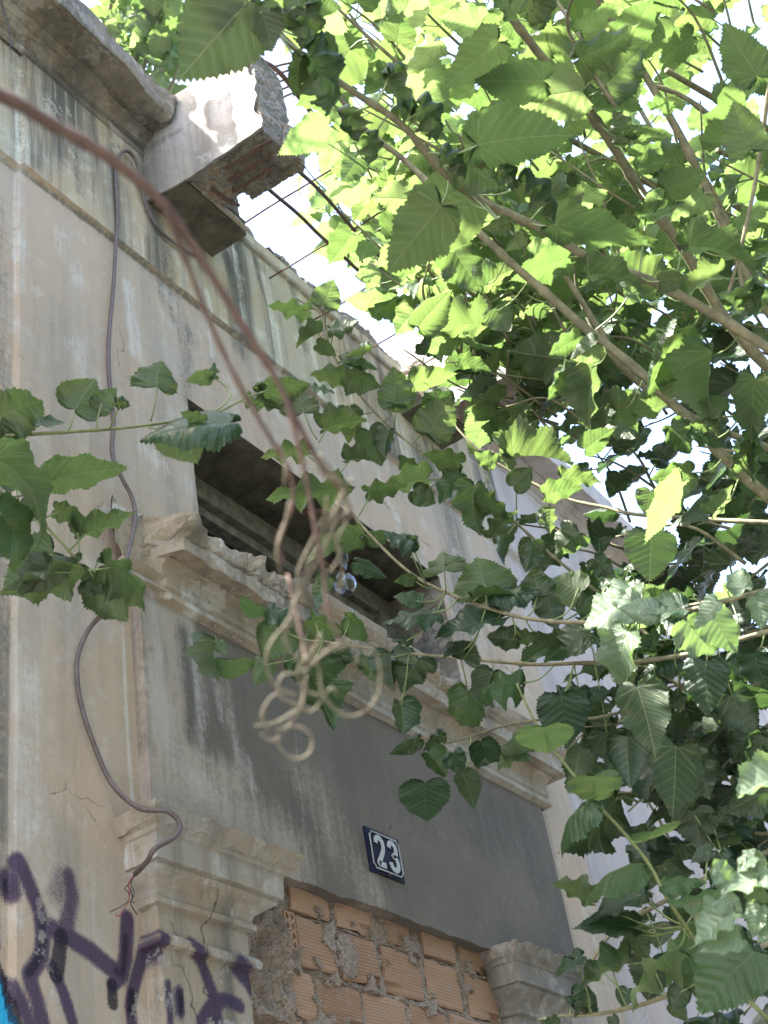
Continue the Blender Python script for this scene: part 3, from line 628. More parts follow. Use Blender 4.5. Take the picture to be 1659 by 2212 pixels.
ROWS = [ # z0, z1, [(x0,x1)...]
 (2.868, 2.995, [(2.822,2.985),(3.022,3.186),(3.262,3.386),(3.458,3.624),(3.680,3.852)]),
 (2.722, 2.852, [(2.832,2.985),(3.014,3.190),(3.222,3.412),(3.444,3.620),(3.676,3.856)]),
 (2.590, 2.705, [(2.778,2.868),(2.892,3.082),(3.104,3.302),(3.330,3.52),(3.545,3.72),(3.745,3.856)]),
 (2.452, 2.575, [(2.655,2.805),(2.83,3.015),(3.04,3.225),(3.25,3.44),(3.465,3.65),(3.675,3.856)]),
 (2.316, 2.438, [(2.60,2.74),(2.765,2.95),(2.975,3.165),(3.19,3.375),(3.40,3.59),(3.615,3.80)]),
 (2.18, 2.302, [(2.60,2.78),(2.80,2.99),(3.015,3.20),(3.225,3.415),(3.44,3.63),(3.65,3.84)])]
cache = {}
for z0, z1, L in ROWS:
    for k, (a, b) in enumerate(L):
        w_, h_ = b-a, z1-z0; key = (round(w_, 1), round(h_, 2), k % 3)
        if key not in cache: cache[key] = (brick_mesh(w_, h_, seed=len(cache)+3, chip=(0, 1, 0, -1)[len(cache) % 4]), w_, h_)
        me, mw, mh = cache[key]
        o = bpy.data.objects.new('brick', me); COL.objects.link(o); o.parent = infill
        o.location = Vector(((a+b)/2, .008+rng.uniform(-.004, .006), (z0+z1)/2)); o.scale = (w_/mw, 1, h_/mh)
        o.rotation_euler = (rng.uniform(-.012, .012), rng.uniform(-.02, .02), rng.uniform(-.02, .02))
# the half brick turned end-on, showing its round holes
hx0, hx1, hz0, hz1 = 2.768, 2.812, 2.752, 2.852
q = MB(); nc, nr = 2, 4; cw = (hx1-hx0)/nc; chh = (hz1-hz0)/nr; y0 = -.006
for i in range(nc):
    for j in range(nr):
        cx_, cz_ = hx0+cw*(i+.5), hz0+chh*(j+.5); n = 12; vs = []; fs = []
        for k in range(n):
            a = 2*math.pi*(k+.5)/n; c, s = math.cos(a), math.sin(a); m_ = max(abs(c)/(cw/2), abs(s)/(chh/2))
            vs.append((cx_+c/m_, y0, cz_+s/m_))
        for k in range(n):
            a = 2*math.pi*(k+.5)/n; vs.append((cx_+math.cos(a)*cw*.34, y0, cz_+math.sin(a)*chh*.36))
        for k in range(n):
            a = 2*math.pi*(k+.5)/n; vs.append((cx_+math.cos(a)*cw*.34, y0+.07, cz_+math.sin(a)*chh*.36))
        for k in range(n):
            k2 = (k+1) % n; fs.append((k, k2, n+k2, n+k)[::-1]); fs.append((n+k, n+k2, 2*n+k2, 2*n+k)[::-1])
        fs.append(tuple(range(2*n, 3*n))); q.add(vs, fs)
q.add([(hx0,y0,hz0),(hx0,.08,hz0),(hx0,.08,hz1),(hx0,y0,hz1),(hx1,y0,hz0),(hx1,.08,hz0),(hx1,.08,hz1),(hx1,y0,hz1)], [(0,1,2,3),(4,7,6,5),(0,4,5,1),(3,2,6,7)])
o = q.build('brick', M_brick, infill, label='broken brick set end-on with its holes showing'); 
# mortar bed : lumpy sheet, recessed under bricks, squeezed out of the joints
def in_brick(x, z):
    best = 9
    for z0, z1, L in ROWS:
        if z0-.04 < z < z1+.04:
            for a, b in L:
                dx = max(a-x, x-b); dz = max(z0-z, z-z1); d = max(dx, dz); best = min(best, d)
    return best
mx_ = gridlines(2.50, 3.90, .0065); mz_ = gridlines(2.16, 2.99, .0065); vs = []; fs = []
pA = [at(*c8(*p), y=0) for p in ((340,800),(400,830),(430,880),(420,920))]
for x in mx_:
    for z in mz_:
        d = in_brick(x, z); k = fbm((x, 0, z), 16, 61, 4); k2 = fbm((x, 0, z), 55, 62, 3)
        y = .016 if d > 0 else .035
        if d > 0: y = .016-.014*max(0, min(1, .45+k))
        ov = d < .016 and k > .42                       # smears over brick edges
        if ov and d > -.03: y = min(y, -.001-.006*k)
        for p in pA:
            if (Vector((x, 0, z))-Vector((p.x, 0, p.z))).length < .036+.016*k: y = -.004-.004*k
        if x < 2.77 + .02*k and z > 2.55: y = -.012+.03*k+.0*z - max(0, (2.66-x))*.15   # rough mortar against the pilaster
        y += .003*k2; vs.append((x, y, z))
nj = len(mz_)
for i in range(len(mx_)-1):
    for j in range(nj-1): a = i*nj+j; fs.append((a, a+nj, a+nj+1, a+1))
mo = link('mortar', mesh('mortar', vs, fs), M_mortar, infill, smooth=False)
q = MB(); q.box((2.5, .04, 0), (3.9, .10, 2.98)); q.box((2.5, .012, 0), (3.9, .04, 2.17)); q.build('mortar_bed', M_mortar, infill)

# ------------------------------------------------------------ number plate
plate = thing('house_number_plate', 'small blue enamel house number plate reading 23 on the grey lintel', 'sign', (3.31, PY, 3.135))
def tl(o, rz): return o
A = [at(*c8(485,318), y=PY-.004), at(*c8(632,375), y=PY-.004), at(*c8(662,560), y=PY-.004), at(*c8(517,515), y=PY-.004)]
px0, px1 = (A[0].x+A[3].x)/2, (A[1].x+A[2].x)/2; pz0, pz1 = (A[2].z+A[3].z)/2, (A[0].z+A[1].z)/2
pw, ph = px1-px0, pz1-pz0; pc = Vector(((px0+px1)/2, 0, (pz0+pz1)/2)); yf = PY-.012
# slightly domed plate
vs = []; fs = []; n = 12
for i in range(n+1):
    for j in range(n+1):
        u, v = i/n*2-1, j/n*2-1; dome = .005*(1-u**4)*(1-v**4); vs.append((pc.x+u*pw/2, yf+.005-dome, pc.z+v*ph/2))
for i in range(n):
    for j in range(n): a = i*(n+1)+j; fs.append((a, a+n+1, a+n+2, a+1))
b = len(vs); vs += [(px0, PY+.006, pz0), (px1, PY+.006, pz0), (px1, PY+.006, pz1), (px0, PY+.006, pz1)]
c = [0, n*(n+1), n*(n+1)+n, n]; 
for k in range(4): k2 = (k+1) % 4; fs.append((c[k], b+k, b+k2, c[k2]))
link('plate', mesh('plate', vs, fs), M_plate, plate, smooth=False)
def ribbon(name, pts, wd, closed=False, y=None, m=M_white):
    P2 = [Vector((p[0], p[1])) for p in pts]; n = len(P2); q = MB(); L = []; R = []
    for i in range(n):
        a = P2[(i-1) % n] if closed or i > 0 else P2[i]; c_ = P2[(i+1) % n] if closed or i < n-1 else P2[i]
        t = (c_-a).normalized(); nn = Vector((-t.y, t.x))
        if 0 < i < n-1 or closed:
            t1 = (P2[i]-a).normalized(); k = 1/max(.5, nn.dot(Vector((-t1.y, t1.x))))
        else: k = 1
        L.append(P2[i]+nn*wd/2*k); R.append(P2[i]-nn*wd/2*k)
    def P3(p, dy=0): return (p.x, y+dy, p.y)
    vs = [P3(p) for p in L]+[P3(p) for p in R]+[P3(p, .0025) for p in L]+[P3(p, .0025) for p in R]; fs = []
    for i in range(n if closed else n-1):
        j = (i+1) % n; fs += [(i, n+i, n+j, j)[::-1], (i, j, 2*n+j, 2*n+i)[::-1], (n+i, 3*n+i, 3*n+j, n+j)[::-1]]
    q.add(vs, fs); return q.build(name, m, plate)
bx, bz = pw/2-.013, ph/2-.012; nt_ = .010
bd = [(-bx+nt_,-bz),(bx-nt_,-bz),(bx-nt_*.9,-bz+nt_*.6),(bx-nt_*.4,-bz+nt_*.9),(bx,-bz+nt_),(bx,bz-nt_),(bx-nt_*.4,bz-nt_*.9),(bx-nt_*.9,bz-nt_*.6),(bx-nt_,bz),(-bx+nt_,bz),(-bx+nt_*.9,bz-nt_*.6),(-bx+nt_*.4,bz-nt_*.9),(-bx,bz-nt_),(-bx,-bz+nt_),(-bx+nt_*.4,-bz+nt_*.9),(-bx+nt_*.9,-bz+nt_*.6)]
ribbon('border', [(pc.x+a, pc.z+b) for a, b in bd], .0022, True, yf-.002)
def sp2(pts, n=5): return [(p.x, p.y) for p in spline([(a, b, 0) for a, b in pts], n)]
dh = ph*.66; dw = pw*.25
def digit(name, strokes, ox):
    for s in strokes: ribbon(name, [(pc.x+ox+a*dw, pc.z+(b-.5)*dh) for a, b in s], .0165, False, yf-.003)
two = sp2([(-.40,.74),(-.36,.87),(-.15,.95),(.12,.95),(.36,.85),(.40,.70),(.30,.54),(.05,.34),(-.25,.16),(-.38,.055)], 5)
digit('numeral', [two+[(-.36,.05),(.46,.05)]], -pw*.185)
three = sp2([(-.40,.76),(-.34,.89),(-.12,.96),(.14,.95),(.36,.85),(.38,.70),(.28,.58),(.02,.525),(.28,.46),(.42,.32),(.38,.14),(.16,.04),(-.12,.04),(-.36,.12),(-.42,.26)], 5)
digit('numeral', [three], pw*.20)
for a in (-1, 1): q = MB(); q.tube([(pc.x, yf+.002, pc.z+a*(ph/2-.006)), (pc.x, yf-.004, pc.z+a*(ph/2-.006))], .0035, 8); q.build('screw', M_rust, plate)

# ------------------------------------------------------------ light bulb
bc = at(745, 1262, y=.10)
bulb = thing('light_bulb', 'clear glass light bulb hanging in the dark opening above the door', 'light bulb', (bc.x, bc.y, bc.z-.03))
def lathe(prof, c, n=20):
    vs = []; fs = []
    for r, z in prof:
        for k in range(n): a = 2*math.pi*k/n; vs.append((c[0]+r*math.cos(a), c[1]+r*math.sin(a), c[2]+z))
    for i in range(len(prof)-1):
        for k in range(n): a = i*n+k; b = i*n+(k+1) % n; fs.append((a, b, b+n, a+n))
    return vs, fs
BS = 1.45
gp = [(.0005,-.031),(.010,-.0295),(.019,-.025),(.026,-.016),(.0295,-.005),(.0295,.005),(.026,.016),(.020,.027),(.015,.037),(.0135,.048)]
gp = [(a*BS, b*BS) for a, b in gp]; q = MB(); q.add(*lathe(gp, bc)); ig = [(r*.965 if r > .001 else r, z*.965) for r, z in gp]; vs, fs = lathe(ig, bc); q.add(vs, [f[::-1] for f in fs]); q.build('globe', M_glass, bulb, smooth=True)
q = MB(); q.add(*lathe([(a*BS, b*BS) for a, b in [(.0135,.046),(.0135,.066),(.019,.068),(.020,.10),(.012,.115),(.004,.118)]], bc)); q.build('socket', M_sock, bulb, smooth=True)
q = MB(); q.tube([(bc.x, bc.y, bc.z+.045), (bc.x, bc.y, bc.z+.012)], [.004, .002], 6); q.tube([(bc.x, bc.y, bc.z+.012), (bc.x-.008, bc.y, bc.z+.0)], .0006, 4); q.tube([(bc.x, bc.y, bc.z+.012), (bc.x+.008, bc.y, bc.z+.0)], .0006, 4); q.tube([(bc.x-.008, bc.y, bc.z), (bc.x, bc.y+.004, bc.z-.004), (bc.x+.008, bc.y, bc.z)], .0006, 4); q.build('filament', M_fil, bulb)
q = MB(); q.tube(spline([(bc.x, bc.y, bc.z+.16), (bc.x-.01, bc.y+.01, min(4.46, bc.z+.19)), (3.55, .09, 4.44)], 5), .003, 6); q.build('flex', M_wireb, bulb)

# ------------------------------------------------------------ cable on the wall
cable = thing('electric_cable', 'brown electric cable looping down the wall with a frayed end over the capital', 'cable', (2.2, -.02, 2.8))
pa = [(435,553,-.02),(400,541,-.03),(350,502,-.03),(322,460,-.03),(306,415,-.035),(300,370,-.04),(290,340,-.04),(272,326,-.04),(256,340,-.035),(250,380,-.03),(254,470,-.028),(250,530,-.028),(245,620,-.014),(236,720,-.014),(235,800,-.012),(245,900,-.012),(243,980,-.014),(262,1030,-.02),(285,1075,-.02),(292,1120,-.04),(280,1180,-.11),(262,1250,-.14),(235,1310,-.10),(195,1355,-.03),(170,1410,-.016),(166,1460,-.014),(175,1520,-.014),(200,1600,-.02),(240,1690,-.03),(300,1745,-.10),(360,1752,-.15),(388,1778,-.165),(380,1806,-.165),(335,1833,-.145),(318,1860,-.12),(292,1888,-.06)]
q = MB(); P3 = spline([at(x, y, y=d) for x, y, d in pa], 6); q.tube(P3, .0062, 9); q.build('sheath', M_cable, cable, smooth=True)
e0 = at(292, 1888, y=-.06)
for pts, mm, r in (([(292,1888),(284,1902),(276,1912),(282,1922),(286,1940),(282,1952),(296,1976)], M_wireb, .0016), ([(292,1888),(280,1906),(272,1916),(270,1922),(278,1928),(278,1945),(262,1958),(237,1970)], M_wireb, .0013), ([(290,1890),(278,1908),(280,1925),(278,1948),(268,1962),(260,1976),(252,1978),(250,1974)], M_wirer, .0013), ([(292,1890),(283,1906),(290,1930),(284,1946),(291,1950)], M_wireb, .0013)):
    q = MB(); q.tube(spline([at(x, y, y=-.06+.02*i/len(pts)) for i, (x, y) in enumerate(pts)], 4), r, 5); q.build('wire', mm, cable, smooth=True)
# cobweb-like root hanging by the top left cornice
q = MB(); q.tube(spline([at(*c1(x, y), y=-.11) for x, y in ((5,-10),(12,40),(30,85),(38,130),(46,175),(43,215))], 5), .0022, 5)
for k in range(7): p = at(*c1(8+5*k, 20+28*k), y=-.11); q.tube([p, p+Vector((rng.uniform(-.02,.02), rng.uniform(-.01,.01), rng.uniform(-.02,.0)))], .001, 4)
q.build('hanging_root', M_wireb, None); o = bpy.data.objects['hanging_root']; o['label'] = 'thin dark dried root dangling under the cornice at the top left corner'; o['category'] = 'root'

# ------------------------------------------------------------ leaves
OUT = [(0,0),(.05,-.055),(.13,-.105),(.24,-.115),(.34,-.06),(.405,.05),(.43,.18),(.425,.32),(.385,.46),(.31,.60),(.22,.73),(.13,.84),(.06,.92),(.02,.97),(0,1.03)]
OUTL = [(0,0),(.05,-.05),(.14,-.10),(.27,-.11),(.38,-.05),(.46,.06),(.47,.17),(.40,.24),(.33,.30),(.36,.40),(.38,.50),(.30,.60),(.20,.70),(.13,.80),(.06,.90),(.02,.96),(0,1.03)]
def resample(pts, n):
    P = [Vector((a, b, 0)) for a, b in pts]; P = spline(P, 6); L = [0]
    for a, b in zip(P[:-1], P[1:]): L.append(L[-1]+(b-a).length)
    out = []; k = 0
    for i in range(n+1):
        s = L[-1]*i/n
        while k < len(L)-2 and L[k+1] < s: k += 1
        t = (s-L[k])/max(1e-9, L[k+1]-L[k]); out.append(P[k].lerp(P[k+1], t))
    return out
def leaf_geo(n, cols, teeth, fold, curl, ripple, roll, seed, asym=0, lobed=False, edgecurl=0):
    r = random.Random(seed); vs = []; uv = []; fs = []
    ph_ = r.uniform(0, 6)
    for sgn in (-1, 1):
        o = resample(OUTL if (lobed and (sgn > 0 or asym)) else OUT, n); base = len(vs)
        for i, p in enumerate(o):
            x, y = p.x, p.y
            if teeth and 1 < i < n-1:
                a = o[i+1]-o[i-1]; nn = Vector((a.y, -a.x, 0)).normalized()*-1 if False else Vector((a.y, -a.x, 0)).normalized()
                k = (.017 if i % 2 else -.014)*(1+.9*r.uniform(-1, 1)); x += nn.x*k; y += nn.y*k
            x *= (1+asym*.1*sgn)
            ym = max(0.0, min(1.0, y-.5*x)) if y < .95 else y
            if i == 0: ym = 0
            for c in cols:
                xx = x*c; yy = lerp(ym, y, c)
                X, Y = xx*sgn, yy
                z = fold*xx*(1-.3*yy) + ripple*math.sin(yy*17+ph_+sgn)*xx*2.0*c + .012*math.sin(yy*46+sgn)*c*c*(xx*2.2)
                z += edgecurl*c**4*xx
                z += -roll*xx*xx
                # bend along the blade
                if abs(curl) > 1e-3:
                    a = curl*yy; R = 1/curl; Yb = math.sin(a)*(R+0)-z*math.sin(a)*0+z*-math.sin(-a)*0; Yb = R*math.sin(a)+z*math.sin(a); Zb = -R*(1-math.cos(a))+z*math.cos(a); Y2, Z2 = Yb, Zb
                else: Y2, Z2 = yy, z
                X2 = X + .03*asym*math.sin(yy*3)
                vs.append((X2, Y2, Z2)); uv.append((X, Y))
        m = len(cols)
        for i in range(n):
            for j in range(m-1):
                a = base+i*m+j; f = (a, a+1, a+m+1, a+m)
                fs.append(f if sgn > 0 else f[::-1])
    return vs, fs, uv
def leaf_mesh(name, g, m):
    vs, fs, uv = g; me = mesh(name, vs, fs); me.materials.append(m)
    l = me.uv_layers.new(name='UVMap'); 
    li = np.empty(len(me.loops), np.int32); me.loops.foreach_get('vertex_index', li); l.data.foreach_set('uv', np.array(uv, np.float32)[li].ravel())
    me.polygons.foreach_set('use_smooth', [True]*len(me.polygons)); return me
CF = (0, .3, .62, .86, 1)
VAR = []
for k in range(26):
    r = random.Random(100+k)
    fold = r.choice([.12, .3, .45, .2, .6, -.1]); curl = r.choice([.15, .5, .9, 1.3, .3, -.35]); rip = r.uniform(.03, .16)
    VAR.append(leaf_geo(52, CF, True, fold, curl, rip, r.uniform(0, .6), k, r.choice([0, 0, 1, -1]), k % 5 == 3, r.choice([0, 0, .35, -.5])))
CURLY = [leaf_geo(52, CF, True, .5, 1.6, .2, 0, 200+k, 1, False, -1.0) for k in range(2)]
FLAT = [leaf_geo(52, CF, True, .10, .22, .035, .1, 220+k, .5*k, False, 0) for k in range(3)]
ARCH = [leaf_geo(52, CF, True, .25, 1.5, .05, .3, 240+k, 0, False, 0) for k in range(2)]
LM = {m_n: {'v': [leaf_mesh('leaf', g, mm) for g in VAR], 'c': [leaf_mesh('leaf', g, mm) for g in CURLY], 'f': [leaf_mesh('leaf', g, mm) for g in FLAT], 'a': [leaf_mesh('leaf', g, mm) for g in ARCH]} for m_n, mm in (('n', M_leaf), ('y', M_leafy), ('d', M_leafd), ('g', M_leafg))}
LOW = [leaf_geo(20, (0, .5, 1), True, random.Random(k).choice([.15, .4, .3]), random.Random(k+9).choice([.3, .8, 1.2, -.2]), .1, .2, 300+k, 0) for k in range(6)]

LIT = [(at(1290,1310,d=2.1), .06), (at(1520,1400,d=2.15), .085), (at(1560,1220,d=2.1), .06), (at(1530,1980,d=1.55), .10), (at(1600,1900,d=1.55), .08), (at(1620,1700,d=1.7), .06), (at(1280,960,d=2.4), .06), (at(1430,1100,d=2.35), .05), (at(1240,1260,d=2.5), .05), (at(1390,1260,d=2.5), .04),
       (at(1520,850,d=2.4), .05), (at(1210,740,d=2.4), .05), (at(1390,780,d=2.4), .05), (at(1440,800,d=2.4), .05), (at(650,280,d=2.3), .06), (at(1240,780,d=2.4), .04), (at(1000,590,d=2.7), .05), (at(1370,1350,d=2.4), .05), (at(1250,1600,d=2.6), .03)]
def blocks(p, rad=.05):
    for c, r_ in LIT:
        d = p-c; t = d.dot(SUN)
        if t > .10 and (d-SUN*t).length < r_+rad: return True
    return False
class Tree:
    def __init__(s, name, label, loc, group=None, cat='tree'):
        s.root = thing(name, label, cat, loc, group); s.n = 0; s.extra = MB(); s.extrauv = []; s.pet = MB(); s.lim = 295; s.br = []; s.massmat = M_leaf
    def leaf(s, mtx, key='v', col='n', rr=rng, idx=None, free=True):
        if free and blocks(mtx @ Vector((0, .5, 0)), .35*mtx.to_scale()[1]): return
        if s.n < s.lim:
            L = LM[col][key]; me = L[(idx if idx is not None else rr.randrange(len(L))) % len(L)]
            o = bpy.data.objects.new('leaf', me); COL.objects.link(o); o.parent = s.root; o.matrix_local = Matrix.Translation(-s.root.location) @ mtx; s.n += 1
        else:
            vs, fs, uv = LOW[rr.randrange(len(LOW))]; s.extra.add([mtx @ Vector(v) for v in vs], fs); s.extrauv += uv
    def finish(s):
        if s.extra.v:
            me = mesh('leaf_mass', s.extra.v, s.extra.f); me.materials.append(s.massmat); l = me.uv_layers.new(name='UVMap'); li = np.empty(len(me.loops), np.int32); me.loops.foreach_get('vertex_index', li)
            l.data.foreach_set('uv', np.array(s.extrauv, np.float32)[li].ravel()); link('foliage', me, None, s.root, smooth=True, kind='stuff')
        if s.pet.v: s.pet.build('petioles', M_petiole, s.root, smooth=True, kind='stuff')
def frame(base, ydir, zdir, sx, sy, sz):
    y = ydir.normalized(); z = (zdir-y*zdir.dot(y)); z = z.normalized() if z.length > 1e-5 else y.orthogonal().normalized(); x = y.cross(z)
    m = Matrix((x*sx, y*sy, z*sz)).transposed().to_4x4(); m.translation = base; return m
def traced(tree, f, base, tip, d, wr=.85, side='u', key='v', col='n', pet=None, ddir=1, idx=None, lit=False):
    """a leaf seen from base to tip in the photograph, given its distance"""
    b = at(*f(*base), d=d); t = at(*f(*tip), d=d); L = (t-b).length; ax = (t-b).normalized(); view = ((b+t)/2-CAM).normalized()
    W = .86
    S = L; SX = L; roll = 0; ydir = ax
    if wr <= W: roll = min(math.radians(72), math.acos(max(.05, wr/W)))
    else:
        S = L*(wr/W)**.3; SX = L*wr/W; th = math.acos(min(1, L/S)); ydir = (ax*math.cos(th)+view*math.sin(th)*ddir)
    n0 = view if side == 'u' else -view
    n0 = (n0-ydir*n0.dot(ydir)).normalized()
    c = [Matrix.Rotation(s_*roll, 3, ydir) @ n0 for s_ in (1, -1)]
    nn = max(c, key=lambda v: v.z)
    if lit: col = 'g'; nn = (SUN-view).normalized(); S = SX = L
    if not lit and blocks((b+t)/2, .22*L): return
    if pet is None and tree.br:
        best = min(((p-b).length, k, i) for k, B_ in enumerate(tree.br) for i, p in enumerate(B_[::2]))
        if .012 < best[0] < .14: p = tree.br[best[1]][::2][best[2]]; tree.pet.tube(spline([p, (p+b)/2+Vector((0, 0, -.12*best[0])), b+ydir*.008], 4), .0015, 5)
    tree.leaf(frame(b, ydir, nn, SX, S, S), key, col, idx=idx, free=False)
    if pet is not None:
        p = at(*f(*pet), d=d*1.0); mid = (p+b)/2+Vector((0, 0, -.15*(p-b).length)); tree.pet.tube(spline([p, mid, b+ydir*.01], 4), [.0019, .0016, .0016, .0015, .0015, .0014, .0014, .0013, .0013], 5)
def branch(tree, pts, r0, r1, m, name='branch', f=idf):
    """pts: (px, py, distance)"""
    P = spline([at(*f(p[0], p[1]), d=p[2]) if len(p) == 3 else Vector(p[1]) for p in pts], 7); n = len(P)
    P = [p+nv(p, 6, 5)*.004 for p in P]
    R = [.82*lerp(r0, r1, i/(n-1))*(1+.10*nz((i*.9, 0, 0), 1)+(.22 if i % 7 == 3 else 0)) for i in range(n)]
    q = MB(); q.tube(P, R, 8); q.build(name, m, tree.root, smooth=True); tree.br.append(P); return P
def leafy_shoot(tree, P, i0, i1, step, size, rr, col=None, key='v', petl=.35, up=Vector((0, 0, 1)), spread=1.0, skip=.0):
    """leaves alternate along the twig P, on arching petioles"""
    s = rr.choice((-1, 1)); acc = 0; nxt = step*rr.uniform(.2, .9)
    for i in range(max(1, i0), min(len(P)-1, i1)):
        acc += (P[i]-P[i-1]).length
        if acc < nxt: continue
        acc = 0; nxt = step*rr.uniform(.7, 1.3); s = -s
        if rr.random() < skip: continue
        t = (P[i+1]-P[i-1]).normalized(); sd = t.cross(up); sd = sd.normalized() if sd.length > .1 else t.orthogonal().normalized()
        S = size*rr.uniform(.7, 1.2); pl = S*petl*rr.uniform(.7, 1.4)
        out = (sd*s*spread+t*rr.uniform(.0, .8)+up*rr.uniform(-.1, .5)).normalized()
        b = P[i]+out*pl; ydir = (out+Vector((rr.uniform(-.4, .4), rr.uniform(-.4, .4), rr.uniform(-.9, .15)))).normalized()
        nn = (up+Vector((rr.uniform(-.55, .55), rr.uniform(-.55, .55), 0))).normalized()
        tree.leaf(frame(b, ydir, nn, S*rr.uniform(.88, 1.05), S, S), key, rr.choice('nyy') if col == 'mix' else (col or rr.choice('nny')), rr)
        tree.pet.tube(spline([P[i], P[i]+out*pl*.5+up*.02*rr.uniform(-1, 1)*S*5, b], 3), .0014*S/.09, 5)
# ============ tree on the right, whose boughs fill the upper half
main_tree = Tree('mulberry_tree', 'big mulberry tree whose sunlit boughs fill the upper right of the view', (4.6, -2.9, 0), 'mulberry trees by the house')
T = main_tree
LM_ = dict(f=idf)
# boughs seen from below (pixel, pixel, distance)
B1 = branch(T, [(520,-60,1.75),(560,20,1.8),(640,105,1.85),(760,195,1.95),(870,270,2.0),(960,370,2.05),(1040,435,2.1),(1160,490,2.15),(1280,560,2.2),(1400,605,2.25),(1520,670,2.3),(1680,760,2.35),(1900,900,2.6)], .0042, .011, M_bark)
B2 = branch(T, [(1060,-40,2.4),(1095,25,2.45),(1170,120,2.5),(1250,215,2.5),(1330,330,2.55),(1400,440,2.6),(1480,545,2.65),(1570,690,2.7),(1720,860,2.8)], .008, .013, M_bark)
B3 = branch(T, [(700,160,2.6),(780,270,2.6),(880,350,2.6),(960,430,2.55),(1050,515,2.5),(1130,590,2.5),(1240,690,2.5),(1370,795,2.5),(1500,920,2.5),(1620,1040,2.5),(1800,1200,2.6)], .005, .014, M_bark)
B4 = branch(T, [(1270,-40,3.1),(1330,60,3.1),(1400,170,3.1),(1470,290,3.1),(1520,390,3.1),(1570,500,3.1),(1640,640,3.1),(1800,860,3.2)], .008, .014, M_bark)
B5 = branch(T, [(1670,150,2.2),(1645,290,2.2),(1622,430,2.2),(1590,570,2.2),(1570,640,2.2)], .0045, .003, M_bark)
B6 = branch(T, [(1200,560,2.9),(1300,720,2.9),(1330,780,2.9),(1420,860,2.95),(1560,930,3.0),(1760,1010,3.1)], .007, .010, M_bark)
B7 = branch(T, [(1400,180,3.4),(1480,210,3.4),(1560,270,3.4),(1700,380,3.4)], .007, .009, M_bark)
# lower shoots reaching over the wall
S1 = branch(T, [(735,1075,2.75),(800,1155,2.7),(880,1232,2.65),(950,1275,2.6),(1050,1312,2.55),(1150,1338,2.5),(1250,1345,2.45),(1400,1335,2.4),(1480,1318,2.35),(1680,1270,2.3),(1900,1250,2.4)], .003, .0055, M_bark)
S2 = branch(T, [(700,1385,2.9),(830,1405,2.85),(960,1417,2.75),(1080,1430,2.7),(1200,1436,2.6),(1350,1430,2.55),(1500,1408,2.5),(1680,1360,2.45),(1900,1330,2.5)], .0028, .0065, M_bark)
S3 = branch(T, [(640,645,3.2),(695,680,3.2),(715,755,3.15),(760,830,3.1),(830,910,3.05),(900,970,3.0),(1000,1040,2.95),(1100,1120,2.9),(1200,1205,2.85),(1320,1300,2.8),(1500,1440,2.7),(1750,1560,2.7)], .0022, .005, M_bark)
S4 = branch(T, [(930,830,3.1),(960,890,3.1),(1010,950,3.05),(1110,1022,3.0),(1220,1077,2.95),(1310,1097,2.9),(1380,1112,2.85),(1530,1122,2.8),(1680,1130,2.75),(1900,1150,2.8)], .0025, .006, M_bark)
S5 = branch(T, [(1118,1478,2.2),(1160,1560,2.2),(1200,1620,2.2),(1245,1680,2.2),(1290,1738,2.2),(1340,1790,2.2),(1400,1860,2.2),(1450,1950,2.2),(1540,2080,2.3),(1700,2240,2.4)], .0022, .0045, M_twig)
S6 = branch(T, [(1268,2100,2.5),(1311,2031,2.5),(1357,1988,2.5),(1428,1948,2.5),(1520,1900,2.5),(1750,1800,2.6)], .0035, .006, M_bark)
S7 = branch(T, [(1160,2205,2.4),(1220,2195,2.4),(1300,2190,2.4),(1400,2165,2.4),(1500,2120,2.4),(1700,2020,2.5)], .0028, .006, M_bark)
S8 = branch(T, [(870,1612,3.0),(940,1608,3.0),(1020,1590,2.95),(1100,1565,2.9),(1200,1550,2.85),(1300,1549,2.8),(1450,1500,2.8),(1700,1400,2.8)], .002, .005, M_bark)
# trunk and limbs outside the frame, to the right
TR = Vector((4.6, -2.9, 0))
q = MB(); q.tube(spline([TR, TR+Vector((-.05,.05,.9)), TR+Vector((.05,.1,1.8)), TR+Vector((0,.25,2.7)), TR+Vector((-.1,.45,3.6)), TR+Vector((-.1,.7,4.6))], 5), [lerp(.13, .055, i/25) for i in range(26)], 12); q.build('trunk', M_bark, T.root, smooth=True)
for Pb, hz in ((B1, 3.3), (B2, 3.9), (B3, 3.0), (B4, 4.3), (B6, 3.4), (S1, 2.2), (S2, 2.0), (S3, 2.1), (S4, 2.6), (S6, 1.5), (S7, 1.4), (S8, 1.9), (B7, 4.4)):
    k = 0 if Pb in () else -1; e = Pb[k]; s = TR+Vector((0, .08*hz, hz)); m_ = (e+s)/2+Vector((0, 0, .1)); q = MB(); q.tube(spline([s, m_, e], 6), [.022]*7+[.012]*6 if Pb in (B1, B2, B3, B4) else .012, 7); q.build('limb', M_bark, T.root, smooth=True)

def TL(tree, f, d, rows):
    for r in rows:
        base, tip = r[0], r[1]; kw = dict(r[3]) if len(r) > 3 else {}; traced(tree, f, base, tip, kw.pop('d', d), r[2], **kw)
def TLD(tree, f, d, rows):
    TL(tree, f, d, [(r[0], r[1], r[2], dict({'col': 'd' if (i % 4) else 'n'}, **(r[3] if len(r) > 3 else {}))) for i, r in enumerate(rows)])
